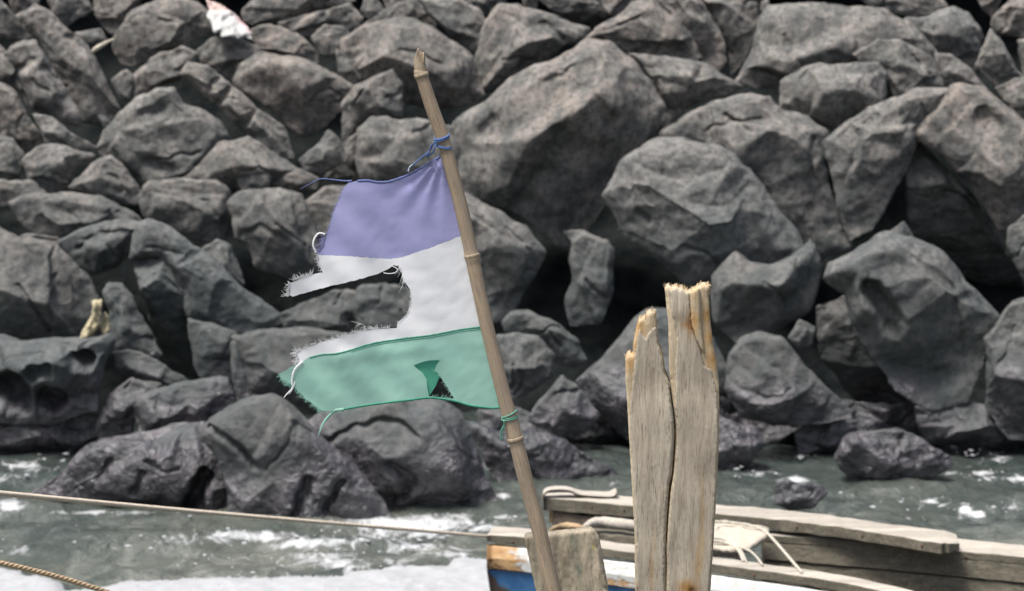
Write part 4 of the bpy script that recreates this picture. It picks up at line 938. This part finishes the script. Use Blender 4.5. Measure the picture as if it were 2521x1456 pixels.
# ------------------------------------------------------------------ short board in front of which the pole stands
def board():
    YB = 4.62
    mat = wood_material('mossy_board', (.47, .405, .30), (.36, .305, .22), (.17, .14, .10), grain=(110, 110, 9), use_tint=True, rough=.9, bumpd=.003, rot=(0, R(9), 0))
    root = empty('plank', W(1400, 1700, YB)); tag(root, 'short broad board behind the foot of the bamboo pole with blue green paint stains', 'board')
    st = [(1425,1400,9,14,(.35,.5,.5),.8),(1408,1325,7,12,(.45,.6,.58),.7),(1418,1345,4,22,(.4,.55,.55),.6),(1412,1375,30,3,(.6,.62,.6),.5),(1430,1430,5,22,(.45,.6,.6),.6),(1462,1347,3,7,(1.4,1.4,.25),.95),(1300,1342,3,12,(.3,.22,.15),.8),(1432,1403,3,3,(1.3,1.2,.3),.6),(1385,1400,10,60,(.75,.72,.66),.6)]
    def colf(x, y):
        c = np.array([1., 1., 1.]) * (1 + .18 * noise.noise(Vector((x * .05, y * .012, 1))))
        for sx, sy, rx, ry, col, a in st:
            nx = noise.noise(Vector((x * .12, y * .12, sx))) * 6; f = a * math.exp(-(((x + nx - sx) / rx) ** 2 + ((y + nx - sy) / ry) ** 2))
            if f > .01: c = c * (1 - f) + c * np.array(col) * f * 1.1
        return tuple(c)
    outl = [(1291,1325),(1297,1320),(1348,1317),(1380,1313),(1416,1310.5),(1440,1306),(1455,1305),(1463,1310.5),(1474.4,1327.5),(1484,1377),(1497,1456),(1545,1700),(1372,1700),(1319.5,1456),(1303,1380)]
    o = link('board', sheet(outl, lambda x, y: YB - .004 * noise.noise(Vector((x * .06, y * .01, 1))) - .002 * noise.noise(Vector((x * .3, y * .03, 5))) + (.012 if x > 1460 + (y - 1310) * .24 else 0), .045, 5, jit=.8, colf=colf, edge_r=4), mat, root)
    o.location = -root.location
    mb = MB()
    for _ in range(60):
        t = random.random(); x = 1293 + t * 165; y = 1324 - t * 19; L = random.uniform(1.5, 5); r = random.uniform(.7, 1.8) * mpp(YB); d = random.uniform(0, .04)
        c0 = W(x, y + 4, YB + d); c1 = W(x + random.gauss(0, 2), y - L, YB + d); mb.tube([c0, c1], [r, r * .3], seg=4)
    p = mb.build('splinters', plain('board_fibre', (.42,.37,.28), .9, .2, 60), root, smooth=False); p.location = -root.location
board()
# ------------------------------------------------------------------ boat
def boat():
    pale = wood_material('bleached_boat_wood', (.46, .415, .35), (.30, .275, .235), (.10, .092, .078), grain=(4.5, 70, 70), rough=.85, bumpd=.004)
    side = wood_material('dull_shaded_boat_wood', (.17, .15, .112), (.09, .082, .062), (.022, .022, .019), grain=(4.5, 55, 55), rough=.85, bumpd=.005)
    dark = wood_material('dark_boat_wood', (.085, .072, .058), (.13, .10, .075), (.03, .028, .025), grain=(2.5, 20, 20), rough=.9, bumpd=.005)
    cloth = plain('sail_canvas', (.40, .355, .285), .9, .08, 12)
    brown = wood_material('bark_brown', (.34, .24, .14), (.44, .33, .20), (.07, .05, .03), grain=(5, 16, 16), rough=.8, bumpd=.006)
    # peeling white paint over orange wood
    m, t, b, o_ = newmat('peeling_white_paint'); k = N(t); P = k.n('NewGeometry').outputs['Position']; at = k.n('Attribute', attribute_name='worn').outputs['Fac']
    mp = k.n('Mapping', {'Vector': P, 'Scale': (1, 1, 2.2)}).outputs[0]; n1 = k.noise(mp, 11, 6, .7, .6)
    wood = k.mix(k.ramp(k.noise(mp, 20, 5, .65), [(.35, 0), (.65, 1)]), (.36, .19, .075), (.50, .33, .17)); wood = k.mix(k.ramp(k.noise(mp, 9, 5, .7, .8), [(.52, 0), (.62, .9)]), wood, (.05, .035, .025))
    mk = k.n('Clamp', {0: k.math('MULTIPLY', k.math('SUBTRACT', k.math('ADD', n1, k.math('MULTIPLY', at, .6)), .63), 12)}).outputs[0]
    wh = k.mix(k.ramp(k.noise(P, 30, 4, .6), [(.4, 0), (.7, 1)]), (.60, .60, .58), (.45, .44, .41))
    t.links.new(k.mix(mk, wh, wood), b.inputs['Base Color']); b.inputs['Roughness'].default_value = .55
    t.links.new(k.bump(k.math('SUBTRACT', 1.0, mk), .6, .004), b.inputs['Normal']); white = m
    m, t, b, o_ = newmat('chipped_blue_paint'); k = N(t); P = k.n('NewGeometry').outputs['Position']
    n1 = k.noise(P, 7, 6, .7, .5); c = k.mix(k.ramp(k.noise(P, 12, 5, .6), [(.4, 0), (.65, 1)]), (.018, .075, .19), (.045, .13, .26))
    at = k.n('Attribute', attribute_name='worn').outputs['Fac']
    mk = k.n('Clamp', {0: k.math('MULTIPLY', k.math('SUBTRACT', k.math('ADD', n1, k.math('MULTIPLY', at, .5)), .68), 12)}).outputs[0]
    t.links.new(k.mix(mk, c, (.055, .038, .03)), b.inputs['Base Color']); b.inputs['Roughness'].default_value = .45
    t.links.new(k.bump(n1, .3, .01), b.inputs['Normal']); blue = m
    root = empty('boat', PZ(1500, 1700, .0)); tag(root, 'weathered wooden boat with pale rails, peeling white strake and blue hull', 'boat')
    def fin(mb, name, mat, parent=None, worn=None, bev=.004, smooth=False):
        me = mesh(mb.v, mb.f)
        bm = bmesh.new(); bm.from_mesh(me); bmesh.ops.recalc_face_normals(bm, faces=bm.faces); bm.to_mesh(me); bm.free()
        if worn:
            at = me.attributes.new('worn', 'FLOAT', 'POINT'); co = np.array([v.co for v in me.vertices]); px, py = proj(co)
            at.data.foreach_set('value', np.array([worn(a, b) for a, b in zip(px, py)], dtype=np.float32))
        ob = link(name, me, mat, None, smooth); ob.parent = parent or root
        if parent is None: ob.location = -root.location
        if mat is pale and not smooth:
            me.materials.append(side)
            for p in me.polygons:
                if p.normal.z < .35: p.material_index = 1  # faces not turned up get the darker wood: their shade as colour
        if bev:
            md = ob.modifiers.new('b', 'BEVEL'); md.width = bev; md.segments = 2; md.limit_method = 'ANGLE'
        return ob
    def strip(A, B, n=60, seed=1, amp=.004, sub=4):
        """closed bar between stations; A, B: functions u -> list of section points (closed loop)"""
        mb = MB(); V = []; F = []; k = None
        for i in range(n + 1):
            sec = A(i / n); k = len(sec)
            for q, p in enumerate(sec):
                V.append(p + Vector((0, noise.noise(Vector((i * .31, q * 1.7, seed))), noise.noise(Vector((i * .27, q * 1.3, seed + 9))))) * amp)
        for i in range(n):
            for q in range(k): F.append((i * k + q, i * k + (q + 1) % k, (i + 1) * k + (q + 1) % k, (i + 1) * k + q))
        F.append(tuple(range(k))[::-1]); F.append(tuple(n * k + q for q in range(k)))
        mb.add(V, F); return mb
    def at(line, z):                                    # polyline of (x,y) on plane z
        P_ = [PZ(x, y, z) for x, y in line]; Q = resample(P_, 200)
        return lambda u: Vector(Q[min(199, int(u * 199 + .5))])
    # near rail : its top front edge line lies on z = .62
    ZN = .62
    ne = at([(1198,1318),(1212,1316),(1312,1325),(1475,1349),(1560,1360),(1754,1388),(1900,1408),(2000,1422),(2120,1443),(2250,1475),(2420,1540)], ZN)
    nb_ = at([(1212,1298),(1225,1295),(1312,1302),(1475,1330),(1560,1341),(1754,1371),(1900,1390),(2000,1404),(2120,1425),(2250,1455),(2420,1515)], ZN)
    def near_sec(u):
        a, b = ne(u), nb_(u); h = .034 if u > .015 else .026
        return [a, b, b - Vector((0, 0, h)), a - Vector((0, 0, h))]
    fin(strip(near_sec, None, 90, 2, .003), 'rail', pale)
    fs = lambda u: [ne(u) + Vector((0, -.003, -.010)), ne(u) + Vector((0, -.003, -.040)), ne(u) + Vector((0, .02, -.040)), ne(u) + Vector((0, .02, -.010))]
    # white strake, hull skin (near side)
    def drop(u, dz0, dz1, y0, y1):
        a = ne(u); return a, dz0, dz1, y0, y1
    def wh(u):
        a = ne(u); hgt = .088 + .012 * u
        return [a + Vector((0, .000, -.043)), a + Vector((0, .035, -.043)), a + Vector((0, .035, -.043 - hgt)), a + Vector((0, -.004, -.043 - hgt)), a + Vector((0, -.012, -.043 - hgt * .5))]
    fin(strip(wh, None, 110, 5, .003), 'white_strake', white, worn=lambda x, y: max(0, min(1, 1 - (x - 1185) / 125)) * .85 + max(0, 1 - abs(y - (1408 + (x - 1190) * .14)) / 18) * .8)
    hy = lambda u: ne(u) + Vector((0, 0, -.135 - .012 * u))
    def hull(u):
        a = hy(u); return [a + Vector((0, .006, 0)), a + Vector((0, .04, 0)), a + Vector((.10 * (1 - u), .10, -.5)), a + Vector((.12 * (1 - u), .05, -.5)), a + Vector((.03 * (1 - u), .012, -.2))]
    fin(strip(hull, None, 110, 6, .003), 'hull_side', blue, worn=lambda x, y: max(0, 1 - (x - 1180) / 40) * 1.0 + (max(0, (y - 1425) / 30) * max(0, 1 - (x - 1180) / 110)))
    # far rail beam
    ZF = .66
    fe = at([(1338,1226),(1400,1230),(1555,1245),(1765,1265),(1900,1277),(2050,1295),(2200,1318),(2338,1343)], ZF)
    fb = at([(1342,1212),(1400,1214),(1555,1222),(1765,1242),(1900,1253),(2050,1269),(2200,1292),(2325,1306)], ZF)
    def far_sec(u):
        a, b = fe(u), fb(u); h = .052 - .012 * u
        if u > .985: a = a.lerp(b, .15); b = b.lerp(a, .0)
        return [a, b, b - Vector((0, 0, h)), a - Vector((0, 0, h))]
    far = strip(far_sec, None, 90, 12, .005)
    e0 = far_sec(1.0); tip = [p + (p - q).normalized() * .045 + Vector((0, 0, -.008 if i < 2 else .006)) + (Vector((0, .03, 0)) if i in (0, 3) else Vector((0, -.01, 0))) for i, (p, q) in enumerate(zip(e0, far_sec(.97)))]
    far.f.pop(); n0 = len(far.v); far.v += tip; b0 = n0 - 4
    for q in range(4): far.f.append((b0 + q, b0 + (q + 1) % 4, n0 + (q + 1) % 4, n0 + q))
    far.f.append((n0, n0 + 1, n0 + 2, n0 + 3))
    fin(far, 'rail', pale).__setitem__('label', 'far rail beam with a bevelled end')
    ff = lambda u: [fe(u) + Vector((0, -.004, -.014)), fe(u) + Vector((0, -.004, -.052 + .012 * u)), fe(u) + Vector((0, .02, -.052 + .012 * u)), fe(u) + Vector((0, .02, -.014))]
    # block and shadowed timber under the left end of the far rail
    def bar(line_top, z, depth, h, mat, name, seed=1, amp=.005, label=None):
        f = at(line_top, z)
        ob = fin(strip(lambda u: [f(u), f(u) + Vector((0, depth, 0)), f(u) + Vector((0, depth, -h)), f(u) + Vector((0, -.004, -h))], None, 50, seed, amp), name, mat)
        if label: ob['label'] = label
        return ob
    bar([(1362,1262),(1450,1270),(1555,1278),(1765,1300)], .60, .12, .085, dark, 'under_timber', 21, .01)
    bar([(1352,1256),(1392,1258),(1432,1262)], .595, .03, .05, brown, 'side_block', 23, .012, 'reddish brown block under the far rail')
    # far gunwale and inner wall to the right
    ge = at([(1880,1316),(2000,1325),(2200,1342),(2360,1357),(2521,1371),(2700,1388)], .60); gb = at([(1890,1306),(2000,1313),(2200,1322),(2360,1326),(2521,1342),(2700,1358)], .60)
    fin(strip(lambda u: [ge(u), gb(u), gb(u) - Vector((0, 0, .03)), ge(u) - Vector((0, 0, .03))], None, 60, 31, .003), 'gunwale', pale)
    for z0, z1, y_ in ((-.014, -.095, .004), (-.101, -.185, .001), (-.191, -.36, -.006)):
        fin(strip(lambda u: [ge(u) + Vector((0, y_, z0)), ge(u) + Vector((0, y_ + .03, z0)), ge(u) + Vector((0, y_ + .02, z1)), ge(u) + Vector((0, y_ - .012, z1))], None, 60, 33 + z0 * 9, .004), 'wall_plank', side)
    fin(strip(lambda u: [ge(u) + Vector((0, .04, -.012)), ge(u) + Vector((0, .07, -.012)), ge(u) + Vector((0, .06, -.36)), ge(u) + Vector((0, .03, -.36))], None, 40, 35, .0), 'backing', dark)
    rust = plain('rusty_iron', (.10, .05, .03), .8, .3, 90)
    for f_, us in ((fe, (.12, .2, .45, .62, .78, .93)), (ge, (.2, .45, .62)), (ne, (.05, .3, .52, .72))):
        for u in us:
            p = f_(u) + Vector((0, -.004, -.02)); mb = MB(); mb.tube([p + Vector((0, .006, 0)), p], .0045, seg=8); ob = mb.build('nail', rust, root); ob.location = -root.location
    # floor of the boat
    fin(strip(lambda u: [Vector((ne(u).x, ne(u).y + .03, .30)), Vector((fe(u).x, fe(u).y + .05, .30)), Vector((fe(u).x, fe(u).y + .05, .27)), Vector((ne(u).x, ne(u).y + .03, .27))], None, 40, 35, .004), 'floor', dark)
    # wood on the bow end : golden block, bark log, inner plank
    mb = MB(); P_ = [PZ(x, y, .635) for x, y in spline([(1352,1306),(1372,1298),(1400,1296),(1432,1300),(1448,1306)], 16)]; mb.tube(P_, [.003 + .010 * math.sin(math.pi * i / 15) for i in range(16)], seg=10, jit=.3)
    fin(mb, 'wood_chunk', brown, bev=0, smooth=True)['label'] = 'golden brown lump at the bow'
    mb = MB(); P_ = [PZ(x, y, .625) for x, y in spline([(1432,1304),(1455,1290),(1485,1286),(1530,1291),(1600,1297),(1700,1305),(1770,1312)], 40)]; mb.tube(P_, [.008 + .013 * min(1, i / 10) for i in range(40)], seg=12, jit=.08)
    fin(mb, 'log', pale, bev=0, smooth=True)['label'] = 'rough pole with curling bark across the bow'
    bar([(1440,1312),(1555,1322),(1765,1350)], .585, .10, .05, side, 'thwart', 41, .004)
    # peeled curl on the far rail, made of one rolled strip
    V = []; F = []; q = spline([(1338,1262),(1336,1235),(1341,1214),(1360,1206),(1400,1207),(1425,1217),(1460,1221),(1500,1223),(1514,1219),(1519,1210)], 60)
    up = spline([(1334,1258),(1331,1228),(1340,1204),(1362,1197),(1398,1198),(1430,1207),(1462,1209),(1496,1210),(1508,1205),(1516,1202)], 60)
    for (a, b), (c, d) in zip(q, up):
        p0 = W(a, b, fe(0).y - .02); p1 = W(c, d, fe(0).y + .035); V += [p0, p1, p1 + Vector((0, .01, -.010)), p0 + Vector((0, .01, -.012))]
    for i in range(59):
        for k2 in range(4): F.append((i * 4 + k2, i * 4 + (k2 + 1) % 4, (i + 1) * 4 + (k2 + 1) % 4, (i + 1) * 4 + k2))
    F += [(0, 1, 2, 3), (236, 239, 238, 237)]
    mb = MB(); mb.add(V, F); fin(mb, 'peeled_strip', pale, bev=.003)['label'] = 'pale peeled strip curling over the end of the far rail'
    # canvas covered seat
    me = []; top = [(1740,1284),(1800,1284),(1893,1300),(1893,1312),(1868,1330),(1845,1346),(1800,1352),(1740,1344)]
    ring = densify(top, 8, 1); inner = [(x + random.uniform(-2, 2), y) for x in range(1745, 1890, 9) for y in range(1288, 1350, 6) if inside(x, y, top) and distpoly(x, y, top) > 4]
    vo, fo, ov = cdt(ring, inner); n = len(vo); V = [PZ(p[0], p[1], .64) + Vector((0, 0, .012 * noise.noise(Vector((p[0] * .03, p[1] * .12, 3))))) for p in vo]; V += [v - Vector((0, 0, .018)) for v in V]; F = []; cnt = set()
    for f in fo:
        F.append(tuple(f)); F.append(tuple(i + n for i in f[::-1]))
        for i in range(3): cnt.add((f[i], f[(i + 1) % 3]))
    for (i, j) in cnt:
        if (j, i) not in cnt: F.append((j, i, i + n, j + n))
    mb = MB(); mb.add(V, F); fin(mb, 'canvas_seat', cloth, bev=0, smooth=True)
    mb = MB(); P_ = [PZ(x, y, .60) for x, y in spline([(1730,1358),(1780,1360),(1815,1364),(1822,1370)], 20)]; mb.tube(P_, [.018] * 19 + [.01], seg=10, jit=.06); fin(mb, 'canvas_roll', cloth, bev=0, smooth=True)
    return ne, fe
ne, fe = boat()
# ------------------------------------------------------------------ ropes
rmat = plain('hemp_rope', (.50, .43, .34), .9, .12, 60); rmat2 = plain('tan_rope', (.40, .29, .18), .9, .12, 60); rmat3 = plain('pale_cord', (.40, .37, .31), .9, .1, 60)
def mooring():
    pts = []
    for i, (x, y) in enumerate(spline([(-220,1196),(0,1215),(420,1254),(840,1290),(1192,1320),(1206,1320)], 60)):
        u = (x + 220) / 1430; pts.append(W(x, y, 4.7 + (8.88 - 4.7) * max(0, u) ** 1.05))
    mb = MB(); rope(mb, pts, .0066, .036); tag(mb.build('rope', rmat), 'taut pale rope stretched over the water to the bow of the boat', 'rope')
    mb = MB(); pts = [W(x, y, 5.6 + (x + 200) / 500 * .3) for x, y in spline([(-200,1345),(0,1386),(133,1418),(254,1455),(420,1512)], 40)]
    rope(mb, pts, .0070, .038); tag(mb.build('rope', rmat2), 'brown rope crossing the foam in the bottom left corner', 'rope')
mooring()
def lashing():
    root = empty('rope', PZ(1800, 1340, .62)); tag(root, 'pale cord lashed over the canvas seat of the boat', 'rope')
    def c(line, z0, z1, r=.0055):
        q = spline(line, 30); P_ = [PZ(x, y, z0 + (z1 - z0) * i / 29) for i, (x, y) in enumerate(q)]; mb = MB(); rope(mb, P_, r, .03, n=60)
        o = mb.build('cord', rmat3, root); o.location = -root.location
    c([(1740,1284),(1800,1287),(1850,1295),(1880,1306),(1905,1330),(1940,1370),(1974,1410)], .665, .625, .0065)
    c([(1740,1334),(1770,1334),(1800,1342),(1820,1360),(1830,1382)], .66, .625, .0062)
    c([(1820,1347),(1845,1357),(1862,1372),(1877,1392)], .64, .625, .0048)
    c([(1740,1326),(1775,1327),(1805,1338),(1825,1358),(1838,1386)], .66, .622, .0045)
lashing()
# ------------------------------------------------------------------ driftwood and litter on the rocks
def driftwood():
    m = wood_material('yellow_driftwood', (.46, .41, .27), (.36, .31, .20), (.15, .12, .07), grain=(20, 20, 6), rough=.85, bumpd=.01)
    Yd = slopeY(240, 800) - .72
    for out, lab, dd in (([(195,836),(206,812),(226,778),(228,758),(226,744),(237,741),(251,741),(250,760),(247,788),(236,815),(222,834)], 'pale yellow driftwood stump leaning in the gap on the left', 0),
                         ([(243,806),(252,790),(258,772),(267,780),(273,800),(270,820),(262,834),(250,822)], 'short piece of driftwood beside the leaning stump', .05)):
        me = sheet(out, lambda x, y: Yd + dd - .03 * noise.noise(Vector((x * .08, y * .05, dd * 9))) + .012 * noise.noise(Vector((x * .3, y * .12, 4))), .09, 3.5, jit=1.0, edge_r=7)
        o = link('driftwood', me, m, loc=W(out[0][0], out[0][1], Yd)); tag(o, lab, 'driftwood', 'driftwood on the left boulders')
driftwood()
def rag():
    outl = [(505,-12),(516,4),(530,6),(548,14),(572,30),(600,58),(622,82),(620,98),(604,92),(585,95),(562,88),(545,92),(540,78),(527,85),(520,62),(508,40),(514,26)]
    m, t, b, o_ = newmat('soiled_rag'); k = N(t); P = k.n('NewGeometry').outputs['Position']; at = k.n('Attribute', attribute_name='tint').outputs['Color']
    c = k.mix(k.ramp(k.noise(P, 18, 5, .7), [(.35, 0), (.65, 1)]), (.26, .26, .25), (.50, .50, .48)); t.links.new(k.mix(1.0, c, at, 'MULTIPLY'), b.inputs['Base Color']); b.inputs['Roughness'].default_value = .9
    t.links.new(k.bump(k.noise(P, 40, 4, .6), .6, .01), b.inputs['Normal'])
    Yr = slopeY(560, 50) - .38
    def colf(x, y):
        d = (x - 548) - (y - 14) * .9
        d2 = math.exp(-((d - 12) / 9) ** 2) * (.75 if 20 < y < 95 else 0)
        n = .5 + .5 * noise.noise(Vector((x * .06, y * .06, 1)))
        top = 1 if y < 26 else 0
        return (1, 1 - .7 * d2 * n - .25 * top, 1 - .6 * d2 * n - .3 * top)
    me = sheet(outl, lambda x, y: Yr - .05 * noise.noise(Vector((x * .05, y * .05, 4))) - .02 * noise.noise(Vector((x * .15, y * .15, 2))) + (80 - y) * .0035, .03, 4, jit=1.5, colf=colf, edge_r=8)
    tag(link('rag', me, m, loc=W(580, 95, Yr)), 'crumpled white rag with a red edge caught on the boulders at the top left', 'rag')
    st = plain('litter_stick', (.44, .40, .32), .8, .25, 20); mb = MB(); Ys = slopeY(250, 115) - .25
    mb.tube([W(x, y, Ys) for x, y in ((226,128),(240,118),(262,105),(281,96))], [.012, .017, .013, .006], seg=9, jit=.15)
    tag(mb.build('stick', st, loc=W(226, 128, Ys)), 'pale stick lying in the gap left of the brown block', 'stick')
rag()
